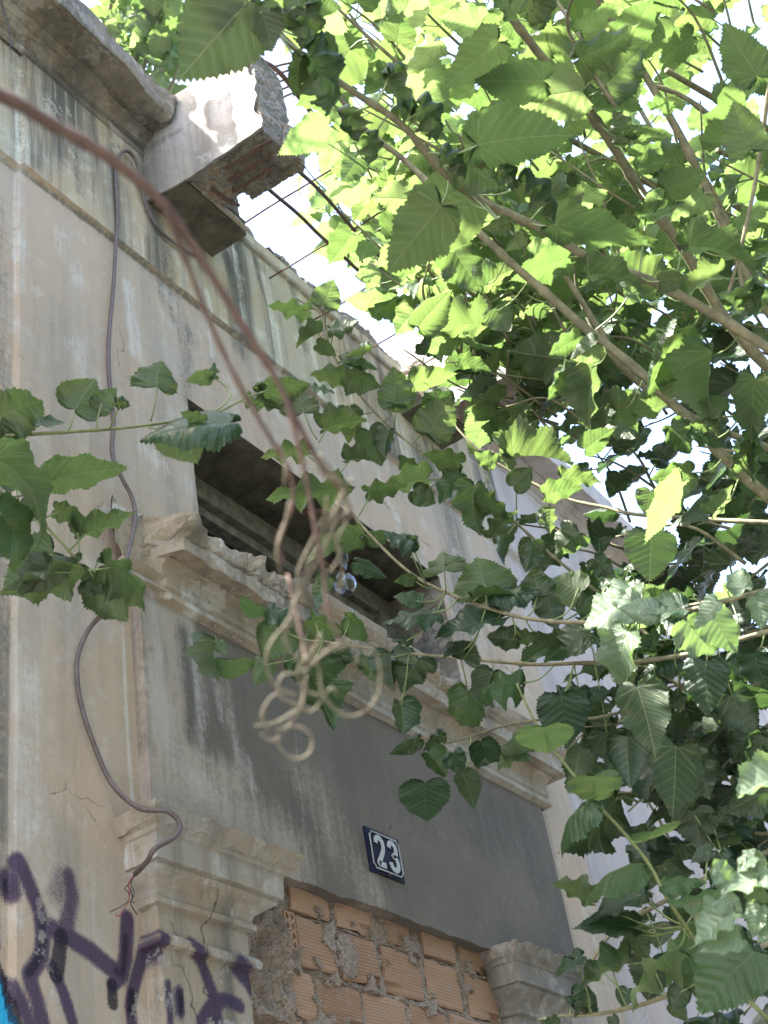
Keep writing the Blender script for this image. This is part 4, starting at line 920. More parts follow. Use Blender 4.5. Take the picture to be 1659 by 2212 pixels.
# ---- big dark leaves at the top, near the camera
TL(T, c1, 1.75, [
 ((650,-90),(668,72),.95,dict(col='n',key='f')), ((1075,5),(760,350),.85,dict(key='f')), ((1010,60),(870,-30),1.0,dict(key='f')), ((1120,30),(1180,230),.8,dict(key='f')),
 ((1180,60),(1300,130),.6), ((1320,40),(1420,250),.6,dict(key='c')), ((1290,60),(1240,-60),.9), ((1330,230),(1610,440),.55,dict(key='c')), ((1300,250),(1250,420),.5), ((1510,470),(1440,640),.55,dict(key='c',d=2.0)), ((1590,590),(1680,720),.6,dict(d=2.0,key='c')),
 ((1420,545),(1190,652),.62,dict(d=2.3,col='y',key='f')), ((1340,30),(1480,20),.7), ((1400,160),(1480,260),.7)])
TL(T, c2, 2.0, [
 ((20,330),(70,215),.6,dict(key='c')), ((130,460),(10,400),.5,dict(key='c')), ((155,455),(345,555),.55,dict(key='c')), ((0,350),(140,470),.5),
 ((405,625),(832,552),.62,dict(d=1.95,key='f')), ((245,890),(-10,1175),.72,dict(d=2.0,key='f')), ((375,862),(230,1110),.75,dict(d=2.2,key='f')), ((690,350),(380,325),.62,dict(d=2.1,key='f')), ((492,180),(235,370),.62,dict(d=2.1,key='f')),
 ((845,250),(1120,140),.5,dict(d=2.3)), ((945,385),(1130,190),.9,dict(d=2.4)), ((730,965),(1160,1015),.42,dict(d=2.1,key='f')), ((680,870),(900,1000),.5,dict(d=2.15)), ((1110,950),(1320,900),.4,dict(d=2.3)), ((1320,1070),(1680,1010),.35,dict(d=2.2)), ((1290,980),(1480,1050),.5,dict(d=2.3)),
 ((1612,328),(1478,80),.72,dict(d=2.0,key='f')), ((1585,645),(1500,430),.8,dict(d=2.1,key='f')), ((345,690),(512,835),.7,dict(d=2.0)), ((260,660),(430,690),.4,dict(key='c')), ((600,790),(860,830),.35,dict(key='c')), ((510,720),(640,790),.5,dict(key='c')),
 ((1659,1270),(1440,1300),.5,dict(d=2.0)), ((1560,1240),(1700,1340),.6,dict(d=2.0,key='c')), ((570,60),(420,-60),.7), ((620,50),(760,-60),.8,dict(d=2.3)), ((700,80),(560,-40),.7,dict(d=2.4)), ((420,90),(230,60),.7,dict(d=2.6,col='y')), ((220,180),(110,340),.6,dict(d=2.7,col='y')),
 ((700,330),(880,380),.7,dict(d=2.5,col='y')), ((900,470),(1130,440),.6,dict(d=2.5)), ((1060,600),(980,470),.8,dict(d=2.4)), ((1060,600),(1260,560),.4,dict(d=2.4)), ((1100,730),(1240,670),.6,dict(d=2.3)), ((1220,820),(1400,730),.75,dict(d=2.3)), ((1160,890),(1220,800),.9,dict(d=2.5,col='y')),
 ((540,960),(430,1000),.7), ((600,1020),(520,1080),.7,dict(col='y')), ((1195,1215),(1320,1190),.8,dict(d=2.2)), ((940,1000),(1200,1010),.4,dict(d=2.3)), ((880,1190),(1160,1120),.35,dict(d=2.2)), ((1180,1250),(1010,1060),.7,dict(d=2.4)), ((650,1100),(800,1040),.8,dict(d=2.7,col='y')),
 ((200,1290),(300,1080),.7,dict(d=2.6)), ((300,1080),(420,1280),.8,dict(d=2.7)), ((430,1240),(560,1140),.7,dict(d=2.6)), ((870,1260),(980,1290),.5,dict(d=2.4,col='y')), ((1100,1200),(1060,1330),.7,dict(d=2.5,col='y'))])
TL(T, c4, 2.4, [
 ((985,560),(803,868),.42,dict(col='y',key='f')), ((1287,862),(1102,1112),.42,dict(col='y',key='f',d=2.35)), ((1420,300),(1345,632),.38,dict(col='y')), ((1605,415),(1565,690),.6,dict(key='f')), ((760,-10),(680,195),.6,dict(col='y')), ((918,262),(808,330),.95,dict(col='y')), ((930,260),(1010,190),.6,dict(col='y')),
 ((1280,200),(1092,490),.38), ((1225,425),(1180,350),1.3,dict(col='y')), ((1225,430),(1240,500),1.2,dict(col='y')), ((642,288),(572,545),.5,dict(side='t')), ((905,350),(830,640),.55,dict(d=2.6)), ((1010,560),(1280,540),.6,dict(d=2.6)), ((1040,560),(1060,720),.8,dict(d=2.7)), ((392,880),(345,1115),.6,dict(d=2.8)), ((185,850),(-30,875),.5,dict(d=2.9,col='y')),
 ((400,950),(560,1000),.6,dict(d=2.8)), ((195,652),(290,490),1.0,dict(d=2.9)), ((45,525),(40,370),1.1,dict(d=3.0)), ((50,530),(40,600),1.3,dict(side='t',d=3.0)), ((330,780),(170,720),.6,dict(d=2.9)), ((560,760),(830,690),.4,dict(d=2.8)), ((560,880),(640,800),1.0,dict(d=2.8)), ((700,920),(860,870),.6), ((770,840),(950,830),.5,dict(d=2.6)), ((870,720),(990,620),.7,dict(d=2.5)),
 ((1240,620),(1340,740),.8,dict(side='t')), ((1440,620),(1320,600),.6), ((1330,640),(1480,700),.5,dict(side='t')), ((1330,820),(1150,870),.7), ((1150,900),(1130,1000),1.2,dict(d=2.6)), ((1420,1000),(1530,880),.5,dict(col='y')), ((1460,560),(1350,470),.8), ((1530,560),(1640,640),.7), ((1580,700),(1500,860),.6), ((1620,680),(1560,870),.5,dict(side='t')),
 ((420,180),(170,170),.6,dict(d=2.8)), ((150,190),(280,20),.7,dict(d=2.6)), ((480,110),(560,230),.9,dict(d=2.6)), ((500,200),(620,160),.7), ((700,120),(590,80),.6,dict(d=2.5)), ((830,30),(720,-60),.8), ((850,230),(720,330),.7,dict(d=2.7)), ((820,370),(690,500),.6,dict(d=2.6)), ((700,380),(740,320),1.0), ((130,440),(330,420),.5,dict(d=2.9)), ((330,340),(470,370),.5,dict(d=2.9)), ((210,540),(120,600),.6,dict(d=3.0)),
 ((480,780),(390,720),.8,dict(d=2.9)), ((470,1100),(560,960),.5,dict(d=2.8)), ((600,980),(720,920),.5,dict(side='t')), ((720,980),(700,1090),.7,dict(d=2.7)), ((330,830),(190,930),.6,dict(side='t',d=2.9)), ((140,820),(70,730),.7,dict(d=3.0)), ((20,640),(-10,760),.8,dict(d=3.0)), ((130,900),(230,960),.9,dict(d=2.9))])
TLD(T, c6, 2.55, [
 ((260,158),(248,62),1.95,dict(col='y')), ((440,238),(410,130),2.5,dict(col='y')), ((668,272),(645,150),1.3), ((855,248),(728,195),1.2,dict(col='y',key='f')), ((1097,290),(1212,232),.8,dict(col='y',key='f')), ((1060,430),(1268,222),.32,dict(col='y')), ((130,200),(30,165),.6), ((130,30),(-10,10),.5,dict(side='t')), ((120,80),(60,0),.9),
 ((505,368),(190,395),.38,dict(side='t')), ((230,345),(-10,355),.35,dict(side='t')), ((575,465),(440,430),.8), ((580,455),(690,430),.6), ((345,545),(385,472),2.0), ((350,520),(245,520),.4,dict(side='t')), ((115,470),(30,450),.5,dict(side='t')), ((160,300),(40,260),.6,dict(side='t')), ((390,280),(560,240),.4), ((480,260),(690,280),.5,dict(side='t')),
 ((640,35),(610,172),.9,dict(d=2.7)), ((840,0),(730,110),.9,dict(d=2.7)), ((910,110),(1000,190),.9,dict(d=2.7)), ((1155,10),(1145,208),1.15,dict(d=2.5,key='f')), ((700,270),(750,420),.9,dict(d=2.7)), ((830,330),(960,420),.6,dict(side='t')), ((1010,250),(1070,150),.6), ((940,240),(1080,200),.5,dict(side='t')),
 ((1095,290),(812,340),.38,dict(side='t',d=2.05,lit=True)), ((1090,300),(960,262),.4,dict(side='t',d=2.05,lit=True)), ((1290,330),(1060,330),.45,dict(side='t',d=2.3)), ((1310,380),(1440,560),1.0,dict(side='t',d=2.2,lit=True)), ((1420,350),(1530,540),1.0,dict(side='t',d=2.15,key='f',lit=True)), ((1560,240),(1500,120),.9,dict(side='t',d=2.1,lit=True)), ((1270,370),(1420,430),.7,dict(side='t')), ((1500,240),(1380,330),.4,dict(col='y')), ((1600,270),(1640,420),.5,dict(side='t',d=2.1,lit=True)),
 ((890,430),(668,540),.55,dict(side='t')), ((660,440),(810,410),.4), ((1052,425),(918,685),.3,dict(side='t',d=2.4,lit=True)), ((1300,500),(1085,600),.5,dict(side='t')), ((1180,470),(1040,520),.5,dict(side='t')), ((1390,555),(1390,795),.82,dict(side='t',d=2.3,key='f')), ((1095,665),(1190,962),.74,dict(d=2.15,key='f')), ((765,705),(800,935),1.0,dict(side='t',d=2.5,key='f')), ((600,640),(520,800),1.0,dict(d=2.6)),
 ((470,600),(420,760),.8,dict(d=2.7)), ((765,700),(905,600),.55,dict(side='t')), ((850,730),(980,665),.5,dict(side='t')), ((1160,650),(1300,660),.4), ((1070,600),(1010,680),.8,dict(col='y')), ((1280,690),(1190,750),.6),
 ((585,655),(345,600),.42,dict(side='t',col='y',key='c')), ((690,838),(705,965),2.0,dict(side='t',col='y',d=2.1,key='f')), ((905,1050),(930,1190),1.7,dict(side='t',col='y',d=2.15)), ((895,1155),(622,1295),.3,dict(side='t',col='n',d=2.15)), ((1155,1290),(1185,1375),2.6,dict(side='t',col='y',d=2.15)), ((630,930),(470,1000),.6,dict(col='y')),
 ((150,540),(65,710),1.0,dict(d=2.8)), ((70,730),(110,880),.8,dict(d=2.8)), ((30,520),(20,690),.6,dict(d=2.8)), ((365,680),(320,880),.82,dict(d=2.8,side='t')), ((150,890),(10,940),.4,dict(d=2.9)), ((180,1078),(190,1262),1.25,dict(side='t',d=2.85,key='f')), ((340,1040),(400,1192),.68,dict(d=2.9,key='f')), ((190,950),(280,1050),.8,dict(side='t',d=2.8)), ((300,950),(350,1045),1.0,dict(side='t')), ((420,900),(470,1030),1.0,dict(side='t',d=2.8)), ((250,860),(160,930),.5,dict(d=2.9)), ((520,950),(640,1000),.5,dict(side='t')),
 ((1050,880),(1060,1110),.85,dict(d=2.5)), ((960,860),(1000,1060),.7,dict(d=2.6)), ((1262,920),(1225,1235),.72,dict(d=2.4,key='f')), ((1420,1060),(1240,1220),.6,dict(d=2.5)), ((1340,960),(1420,1150),.8,dict(d=2.5)), ((1340,1200),(1370,1370),1.1,dict(d=2.5)), ((1420,1300),(1482,1162),.8,dict(d=2.5)), ((1430,1320),(1620,1210),.2,dict(side='t',col='y')), ((1700,1060),(1488,1095),.5,dict(side='t',d=1.7,lit=True)), ((1660,1110),(1480,1230),.7,dict(d=2.4)),
 ((1330,860),(1440,950),.9,dict(d=2.6)), ((1480,830),(1360,950),.8,dict(d=2.6)), ((1500,700),(1620,880),.9,dict(d=2.5)), ((1580,860),(1500,1000),.9,dict(d=2.6)), ((1640,880),(1600,1060),.8,dict(d=2.5)), ((1250,800),(1330,900),.9,dict(d=2.7)), ((1480,560),(1600,640),.9,dict(d=2.6,side='t')), ((1600,520),(1660,700),.8,dict(side='t',d=2.4)), ((1380,1010),(1500,1060),.7,dict(d=2.6))])
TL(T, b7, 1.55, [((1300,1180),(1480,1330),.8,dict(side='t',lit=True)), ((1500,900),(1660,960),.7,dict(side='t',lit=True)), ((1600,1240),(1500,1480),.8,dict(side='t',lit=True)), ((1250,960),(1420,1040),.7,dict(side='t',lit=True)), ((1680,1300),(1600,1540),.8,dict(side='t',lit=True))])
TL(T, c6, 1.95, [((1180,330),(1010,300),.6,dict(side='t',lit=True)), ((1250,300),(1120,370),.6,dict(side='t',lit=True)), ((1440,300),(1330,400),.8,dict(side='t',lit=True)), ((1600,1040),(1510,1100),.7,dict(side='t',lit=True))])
TLD(T, b7, 2.3, [
 ((320,1215),(42,1012),.5,dict(side='u')), ((725,1150),(248,1322),.32,dict(side='t')), ((650,1400),(172,1350),.4,dict(side='t')), ((560,1290),(430,1320),.4), ((640,1420),(780,1640),.8), ((1110,1390),(620,1690),.42,dict(side='t',col='y')), ((980,1570),(355,1765),.2,dict(col='y',d=2.2)), ((250,1620),(-20,1700),.4,dict(side='t')), ((600,1660),(175,1800),.35,dict(side='t')),
 ((180,1920),(400,2060),.8,dict(side='t',d=2.4)), ((780,1640),(760,1960),1.1,dict(d=2.4)), ((470,1700),(450,1600),1.2,dict(d=2.4)), ((700,930),(95,940),.2,dict(side='t',col='y',d=2.2)), ((870,1080),(1200,1020),.4,dict(side='t',d=2.2,col='y')), ((1302,1140),(895,1270),.3,dict(side='t',col='y',d=2.15)), ((860,930),(960,1080),1.2,dict(d=2.4)), ((720,1060),(850,950),.9,dict(d=2.45)), ((760,1180),(630,1080),.6,dict(d=2.45)),
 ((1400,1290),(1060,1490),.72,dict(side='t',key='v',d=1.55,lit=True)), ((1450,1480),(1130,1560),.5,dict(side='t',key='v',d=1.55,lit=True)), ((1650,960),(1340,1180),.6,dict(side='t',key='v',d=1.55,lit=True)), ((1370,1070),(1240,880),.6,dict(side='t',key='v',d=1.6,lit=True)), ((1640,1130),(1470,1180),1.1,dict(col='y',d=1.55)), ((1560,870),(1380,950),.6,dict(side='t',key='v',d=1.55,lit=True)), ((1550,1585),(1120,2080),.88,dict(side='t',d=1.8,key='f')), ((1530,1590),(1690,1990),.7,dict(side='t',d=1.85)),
 ((1370,880),(1060,960),.45,dict(side='t',key='c')), ((1240,820),(1060,900),.6,dict(side='t')), ((1030,1700),(1160,1950),.7), ((900,1640),(860,1850),.9,dict(d=2.5)), ((1320,640),(1290,470),.9,dict(d=2.6)), ((920,1290),(1180,1260),.5), ((1100,1300),(1330,1230),.4), ((1350,1600),(1180,1560),.5,dict(d=2.1)), ((330,1990),(140,2010),.5,dict(d=2.4)), ((600,1870),(560,2040),.9,dict(d=2.5)), ((940,1980),(1050,2100),.9,dict(d=2.4)), ((1010,1860),(930,2050),.9,dict(d=2.3)), ((60,2080),(-60,2140),.6), ((480,2080),(520,2180),.9)])
# ---- sprays in front of the wall, from the trees' inner twigs
TL(T, c3, 2.9, [
 ((1075,515),(1215,520),.45), ((1140,450),(1075,425),.7,dict(key='c')), ((1145,470),(1345,402),.62,dict(pet=(1040,515))), ((1310,560),(1290,462),1.75,dict(pet=(1370,680))), ((1350,455),(1455,458),.3,dict(side='t')), ((1400,632),(1585,562),.55,dict(pet=(1380,690))), ((1325,728),(1115,712),.4,dict(pet=(1450,830))), ((1495,770),(1622,745),.5,dict(pet=(1455,840))), ((1470,900),(1132,865),.38), ((1590,905),(1760,850),.5,dict(pet=(1535,1030),d=2.85)),
 ((1550,1100),(1270,1120),.4,dict(d=2.8)), ((1330,120),(1152,75),.42,dict(pet=(1395,205),d=3.1)), ((1398,100),(1440,-10),1.15,dict(d=3.1)), ((1388,215),(1265,262),.4,dict(d=3.1)), ((1370,270),(1460,310),.7,dict(d=3.1)), ((1490,440),(1342,370),.6,dict(d=3.1)), ((1505,545),(1520,705),.72,dict(d=3.0,side='u')), ((1595,640),(1650,795),.9,dict(d=3.0)), ((1430,200),(1560,180),.5,dict(d=3.1,side='t')), ((1590,270),(1480,310),.3,dict(d=3.0)),
 ((1500,380),(1659,440),.7,dict(d=3.0)), ((1480,340),(1640,360),.4,dict(d=3.0,side='t')), ((1480,900),(1535,880),.8), ((1590,1110),(1700,1060),.6,dict(d=2.8)), ((1570,1120),(1430,1170),.35,dict(side='t')), ((1420,1270),(1310,1400),.5,dict(d=2.8)), ((1540,1210),(1690,1250),.4,dict(side='t'))])
TL(T, c5, 2.95, [
 ((1000,682),(1002,778),2.3,dict(side='t',key='f')), ((930,600),(890,790),.5), ((1100,440),(1060,508),1.7,dict(side='t')), ((1165,470),(1325,530),.5,dict(side='t')), ((1225,545),(1140,680),1.25), ((1330,700),(1412,1012),.62,dict(d=2.9,side='t')), ((1150,690),(1100,790),1.0), ((940,610),(980,660),.9), ((1350,500),(1500,590),.6), ((1440,650),(1615,705),.38,dict(side='t')), ((1500,500),(1650,560),.6), ((1600,670),(1640,790),.9), ((1240,690),(1340,720),.7,dict(side='t'))])
# ---- shoots that thicken the crown : own leaves on their own twigs
def region_shoots(tree, n, poly, dr, rr, size=(.085, .13), dirs=((-.62, -.75),), L=(250, 420), col=None, step=.062):
    xs_ = [p[0] for p in poly]; ys_ = [p[1] for p in poly]; c = 0
    def ins(x, y):
        r = False; j = len(poly)-1
        for i in range(len(poly)):
            if (poly[i][1] > y) != (poly[j][1] > y) and x < (poly[j][0]-poly[i][0])*(y-poly[i][1])/(poly[j][1]-poly[i][1])+poly[i][0]: r = not r
            j = i
        return r
    while c < n:
        x, y = rr.uniform(min(xs_), max(xs_)), rr.uniform(min(ys_), max(ys_))
        if not ins(x, y): continue
        c += 1; d = rr.uniform(*dr); dx, dy = rr.choice(dirs); a = rr.uniform(-.5, .5); dx, dy = dx*math.cos(a)-dy*math.sin(a), dx*math.sin(a)+dy*math.cos(a); l = rr.uniform(*L)*2.6/d
        p0 = at(x-dx*l/2, y-dy*l/2, d=d+rr.uniform(-.1, .25)); p3 = at(x+dx*l/2, y+dy*l/2, d=d); mid = (p0+p3)/2+Vector((rr.uniform(-.04, .04), rr.uniform(-.04, .04), rr.uniform(-.02, .06)))
        P = spline([p0, mid, p3], 6); q = MB(); q.tube(P, [lerp(.0042, .0018, i/(len(P)-1)) for i in range(len(P))], 6); q.build('twig', M_bark, tree.root, smooth=True)
        leafy_shoot(tree, P, 0, 99, step, rr.uniform(*size), rr, col)
rr = random.Random(5)
tree2 = Tree('mulberry_tree', 'second mulberry behind the first, its pale sunlit leaves showing beyond the rebars and branches', (7.2, -3.4, 0), 'mulberry trees by the house')
region_shoots(tree2, 18, [(720,60),(900,20),(1000,560),(900,640),(780,560)], (5.6, 7.0), rr, (.12, .17), ((-.62, -.75),), (260, 420), 'y', .07)
region_shoots(tree2, 17, [(700,330),(780,240),(920,440),(1090,700),(1010,720),(860,620),(740,520)], (4.6, 5.6), rr, (.10, .15), ((-.62, -.75),), (240, 400), 'y', .065)
region_shoots(tree2, 12, [(860,600),(1000,600),(1260,860),(1240,960),(1040,830)], (3.0, 3.4), rr, (.08, .12), ((-.7, -.7),), (200, 330), 'mix', .065)
UP = [(720,30),(1000,-80),(1720,-80),(1720,720),(1100,740),(940,650),(870,640),(760,300)]
region_shoots(tree2, 84, UP, (3.1, 4.6), rr, (.10, .15), ((-.62, -.75),), (300, 520), 'mix', .07)
region_shoots(tree2, 20, [(980,640),(1700,640),(1700,900),(1250,880)], (3.2, 4.2), rr, (.10, .14), ((-.8, -.6),), (300, 460))
q = MB(); t0 = Vector((7.2, -3.4, 0)); q.tube(spline([t0, t0+Vector((0,.1,2)), t0+Vector((-.2,.3,4)), t0+Vector((-.5,.6,6))], 6), [lerp(.14, .06, i/18) for i in range(19)], 12); q.build('trunk', M_bark, tree2.root, smooth=True)
for k in range(7):
    s = t0+Vector((-.15, .3, 3.2+.35*k)); e = at(1000+110*k, 60+ (k*173) % 600, d=4.0); q = MB(); q.tube(spline([s, (s+e)/2+Vector((0,0,.3)), e], 7), [lerp(.035, .008, i/14) for i in range(15)], 7); q.build('limb', M_bark, tree2.root, smooth=True)
region_shoots(T, 7, [(900,0),(1659,0),(1659,600),(1100,600)], (2.3, 2.9), rr, (.09, .13), ((-.62, -.75),), (200, 380))
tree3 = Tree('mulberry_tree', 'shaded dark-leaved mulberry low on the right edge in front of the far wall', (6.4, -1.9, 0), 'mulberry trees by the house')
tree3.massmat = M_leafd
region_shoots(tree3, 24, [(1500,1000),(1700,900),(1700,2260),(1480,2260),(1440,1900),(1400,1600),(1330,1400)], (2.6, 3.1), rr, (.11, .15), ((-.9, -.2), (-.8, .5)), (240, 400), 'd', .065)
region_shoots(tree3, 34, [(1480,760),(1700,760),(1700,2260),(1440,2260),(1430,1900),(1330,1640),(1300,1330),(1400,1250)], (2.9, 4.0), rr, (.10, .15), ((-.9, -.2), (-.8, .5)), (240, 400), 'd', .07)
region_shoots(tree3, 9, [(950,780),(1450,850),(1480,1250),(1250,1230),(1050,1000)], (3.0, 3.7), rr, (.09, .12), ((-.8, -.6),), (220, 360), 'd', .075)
q = MB(); t0 = Vector((6.4, -1.9, 0)); q.tube(spline([t0, t0+Vector((0,.1,1.5)), t0+Vector((-.1,.2,3)), t0+Vector((-.2,.3,4.2))], 6), [lerp(.10, .04, i/18) for i in range(19)], 12); q.build('trunk', M_bark, tree3.root, smooth=True)
for k in range(8):
    s = t0+Vector((-.1, .2, 1.2+.35*k)); e = at(1720, 2100-170*k, d=3.6); q = MB(); q.tube(spline([s, (s+e)/2+Vector((0,0,.1)), e], 7), [lerp(.025, .007, i/14) for i in range(15)], 7); q.build('limb', M_bark, tree3.root, smooth=True)
# far tree behind the roof, only its pale crown seen above the cornice
# added unseen boughs above the frame, shading the near leaves from the sun
tree5 = Tree('mulberry_tree', 'added, unseen mulberry boughs that shade the near leaves from above the top edge', (3.6, -3.6, 0), 'mulberry trees by the house')
ends = []
for k in range(46):
    b = at(rr.uniform(250, 1500), rr.uniform(-60, 620), d=rr.uniform(1.7, 2.3))+SUN*rr.uniform(1.1, 1.9)
    t_ = Vector((rr.uniform(-1, -.2), rr.uniform(-.6, .6), rr.uniform(-.3, .3))).normalized()*.38
    P = spline([b-t_*.5, b+Vector((0,0,.03)), b+t_*.5], 6); q = MB(); q.tube(P, .003, 5); q.build('twig', M_bark, tree5.root, smooth=True); leafy_shoot(tree5, P, 0, 99, .06, .13, rr)
    ends.append(P[0])
t0 = Vector((3.6, -3.6, 0)); q = MB(); q.tube(spline([t0, t0+Vector((0,.1,2)), t0+Vector((-.1,.4,4)), t0+Vector((-.4,.8,5.6))], 6), [lerp(.13, .05, i/18) for i in range(19)], 12); q.build('trunk', M_bark, tree5.root, smooth=True)
for k in range(0, 46, 5):
    s = t0+Vector((-.1, .5, 4+.03*k)); e = ends[k]; q = MB(); q.tube(spline([s, (s+e)/2+Vector((0,0,.4)), e], 7), [lerp(.03, .006, i/14) for i in range(15)], 7); q.build('limb', M_bark, tree5.root, smooth=True)
for k in range(7):        # a few added twigs over the beam stub, dappling its cheek
    b = Vector((2.446, rr.uniform(-.55, -.1), rr.uniform(5.25, 5.65)))+SUN*rr.uniform(1.15, 1.6); P = spline([b-Vector((.15, .0, 0)), b, b+Vector((.1, .1, 0))], 5); q = MB(); q.tube(P, .003, 5); q.build('twig', M_bark, tree5.root, smooth=True); leafy_shoot(tree5, P, 0, 99, .06, .11, rr)
for k in range(6):        # and added ones to shade the big leaves at the top
    b = at(rr.uniform(400, 560), rr.uniform(-10, 190), d=1.75)+SUN*rr.uniform(.8, 1.1); P = spline([b-Vector((.15, .0, 0)), b, b+Vector((.1, .1, 0))], 5); q = MB(); q.tube(P, .003, 5); q.build('twig', M_bark, tree5.root, smooth=True); leafy_shoot(tree5, P, 0, 99, .05, .13, rr)
tree5.lim = 0
for k in range(3600):     # unseen leaf mass added right of and behind the camera to dim ambient light
    c = Vector((rr.uniform(.6, 6.5), rr.uniform(-4.6, -2.42), rr.uniform(1.4, 5.6)))
    tree5.leaf(frame(c, Vector((rr.uniform(-1, 1), rr.uniform(-1, 1), rr.uniform(-1, .2))), Vector((rr.uniform(-.7, .7), rr.uniform(-.7, .7), 1)), .17, .17, .17), 'v', 'n', rr)
tree5.finish()
tree4 = Tree('background_tree', 'pale sunlit treetop beyond the roof above the broken cornice', (7.0, 7.0, 0)); tree4.lim = 60
for k in range(420):
    c = at(rr.gauss(310, 75), rr.gauss(60, 75), d=14+rr.uniform(-.8, .8)) if k < 150 else at(rr.uniform(900, 1750), rr.uniform(250, 760), d=15+rr.uniform(-1, 1))
    tree4.leaf(frame(c, Vector((rr.uniform(-1, 1), rr.uniform(-1, 1), rr.uniform(-1, .3))), Vector((rr.uniform(-.6, .6), rr.uniform(-.6, .6), 1)), .24, .24, .24), 'v', 'y', rr)
c = tree4.root.location; e = at(310, 60, d=14); q = MB(); q.tube(spline([Vector((7, 7, 0)), Vector((6.8, 7.1, 4)), e], 6), [lerp(.2, .03, i/12) for i in range(13)], 10); q.build('trunk', M_bark, tree4.root, smooth=True)
for k in range(9):
    e2 = at(240+20*k, 10+(k*57) % 120, d=14); q = MB(); q.tube(spline([Vector((6.8, 7.1, 4.5+.3*k)), (Vector((6.8, 7.1, 6))+e2)/2, e2], 4), .02, 5); q.build('limb', M_bark, tree4.root)

# ---- the young tree whose two shoots come in from the left edge
sap = Tree('mulberry_sapling', 'mulberry sapling with two leafy green shoots entering from the left edge before the wall', (.45, -1.0, 0))
LA = branch(sap, [(-260,960,2.2),(-120,948,2.2),(0,941,2.2),(150,932,2.2),(270,925,2.25),(400,905,2.3),(470,890,2.35),(530,862,2.4),(580,845,2.45)], .0042, .0018, M_twig)
branch(sap, [(445,898,2.33),(475,880,2.35),(495,858,2.38),(490,840,2.4),(470,822,2.4),(460,815,2.4)], .002, .0014, M_petiole, 'twig')
LB = branch(sap, [(-200,960,2.0),(-80,1030,2.05),(0,1065,2.1),(40,1085,2.1),(95,1130,2.15),(150,1190,2.15),(190,1240,2.2),(215,1256,2.2)], .004, .0018, M_twig)
st = Vector((.45, -1.0, 0)); q = MB(); q.tube(spline([st, st+Vector((.02,.0,1)), st+Vector((0,.05,2)), (st+Vector((0,0,2.4))+LB[0])/2, LB[0], LA[0], LA[0]+Vector((-.05,0,.5))], 6), [lerp(.03, .008, i/36) for i in range(37)], 9); q.build('trunk', M_bark, sap.root, smooth=True)
TL(sap, c3, 2.2, [
 ((-15,590),(240,458),.85,dict(key='v',idx=3)), ((322,548),(405,425),1.5,dict(pet=(295,645))), ((420,545),(505,455),.9,dict(pet=(420,628))), ((505,520),(582,500),.7,dict(key='c')), ((145,592),(282,628),.42,dict(side='t',pet=(120,655))), ((678,448),(700,352),2.1,dict(pet=(652,600),d=2.3)), ((908,408),(782,372),.6,dict(d=2.35)), ((905,405),(935,345),.6,dict(side='t',d=2.35)),
 ((992,605),(572,592),.24,dict(side='t',d=2.2)), ((760,620),(850,778),1.35,dict(key='f',d=2.25,pet=(640,625))), ((880,600),(780,548),.6), ((40,600),(30,720),1.0,dict(side='u')),
 ((-20,760),(432,985),.38,dict(key='a',d=2.1)), ((215,850),(557,772),.46,dict(key='f',d=2.15,pet=(35,930))), ((72,890),(60,800),1.4,dict(pet=(80,950))), ((100,960),(232,985),.5,dict(side='u',key='c')), ((240,980),(372,1005),.7,dict(pet=(190,1020))), ((-10,990),(250,1230),.55,dict(key='a',side='t',d=2.05)), ((-20,1070),(130,1190),.8,dict(d=2.1)),
 ((350,1085),(612,1025),.38,dict(key='v',idx=8,pet=(292,1165))), ((350,1085),(295,1035),.8,dict(key='v')), ((455,1222),(748,1325),.55,dict(key='v',idx=3,pet=(380,1240),d=2.15)), ((440,1200),(415,1205),1.2,dict(side='t'))])
TL(sap, c5, 2.2, [((425,338),(552,528),.85,dict(key='v',idx=13,pet=(380,290))), ((425,338),(320,410),.9), ((230,215),(10,370),.95,dict(key='f')), ((325,272),(8,445),.38), ((225,290),(60,390),.7), ((470,300),(540,340),.5,dict(side='t'))])
sap.finish()
T.finish(); tree2.finish(); tree3.finish(); tree4.finish()

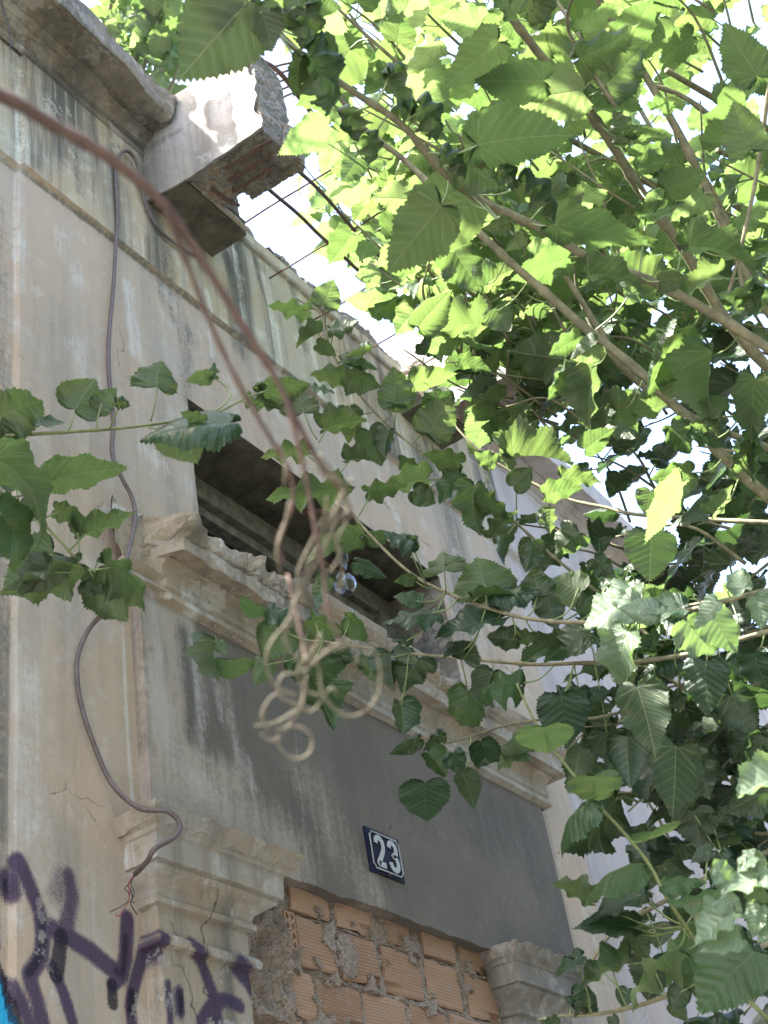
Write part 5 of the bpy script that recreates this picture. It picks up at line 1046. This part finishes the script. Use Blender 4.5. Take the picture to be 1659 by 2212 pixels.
# ------------------------------------------------------------ dried vine hanging close to the camera
vine = thing('dry_vine', 'dead reddish brown vine stem with curled tendrils hanging close to the camera', 'vine', tuple(at(-60, 190, d=.6)))
def vs_(pts, r0, r1, m, nm, d0=.56, d1=.62):
    n = len(pts); P = spline([at(x, y, d=lerp(d0, d1, i/(n-1))) for i, (x, y) in enumerate(pts)], 6); k = len(P)
    P = [p+nv(p, 30, 2)*.0008+(nv(p, 22, 7)*.0035+nv(p, 60, 8)*.0014 if r0 < .0008 else Vector((0, 0, 0))) for p in P]
    q = MB(); q.tube(P, [lerp(r0, r1, i/(k-1))*(1+.15*nz((i*.5, 0, 0), 1, 9)+(.3 if i % 17 == 8 else 0)) for i in range(k)], 8); q.build(nm, m, vine, smooth=True)
vs_([(-120,170),(-40,195),(30,220),(100,262),(170,300),(250,350),(330,415),(390,490),(455,590),(520,695),(585,800),(640,905),(690,1000),(740,1065),(765,1120)], .0034, .0008, M_vine, 'stem', .55, .62)
vs_([(360,455),(390,530),(425,620),(470,730),(520,840),(580,940),(625,1020),(632,1085),(600,1165),(612,1215)], .0014, .0008, M_vine, 'stem', .58, .62)
vs_([(585,800),(620,870),(645,960),(665,1050),(680,1130),(700,1230),(712,1330),(745,1390)], .0013, .0007, M_vine, 'stem', .6, .6)
vs_([(620,1240),(650,1370),(662,1440)], .0008, .0007, M_vine, 'stem', .62, .6)
TEN = [[(745,1080),(700,1150),(650,1250),(620,1330),(585,1385),(578,1430),(600,1475),(640,1490)], [(740,1090),(712,1160),(670,1230),(625,1310),(650,1385),(690,1440),(705,1500),(745,1545),(795,1545),(825,1500),(822,1435),(790,1400),(735,1385),(665,1425)],
 [(745,1395),(690,1410),(650,1440),(612,1450),(608,1490),(645,1515),(680,1530),(720,1485),(735,1500)], [(662,1440),(650,1510),(620,1570),(600,1590)], [(600,1572),(640,1560),(675,1585),(672,1620),(635,1632),(605,1605),(612,1575)], [(640,1525),(600,1555),(560,1570)], [(760,1100),(720,1150),(730,1200),(705,1240)], [(770,1040),(735,1090),(700,1180),(660,1210)],
 [(632,1085),(612,1140),(596,1190),(604,1230)], [(700,980),(745,1060),(752,1120),(725,1180),(735,1240),(728,1290)], [(620,1340),(612,1380),(640,1420),(668,1400),(690,1360)], [(655,1300),(640,1240),(668,1180),(705,1120),(712,1080)], [(700,1500),(660,1480),(640,1440),(655,1410)], [(590,1580),(575,1540),(590,1500),(620,1480)], [(610,1590),(588,1600),(570,1590)], [(690,1010),(720,1040),(765,1050)], [(600,960),(625,1000),(620,1050)], [(745,1390),(770,1410),(775,1440)]]
for pts in TEN:
    vs_(pts, .00068, .00042, M_tendril, 'tendril', .6, .6)
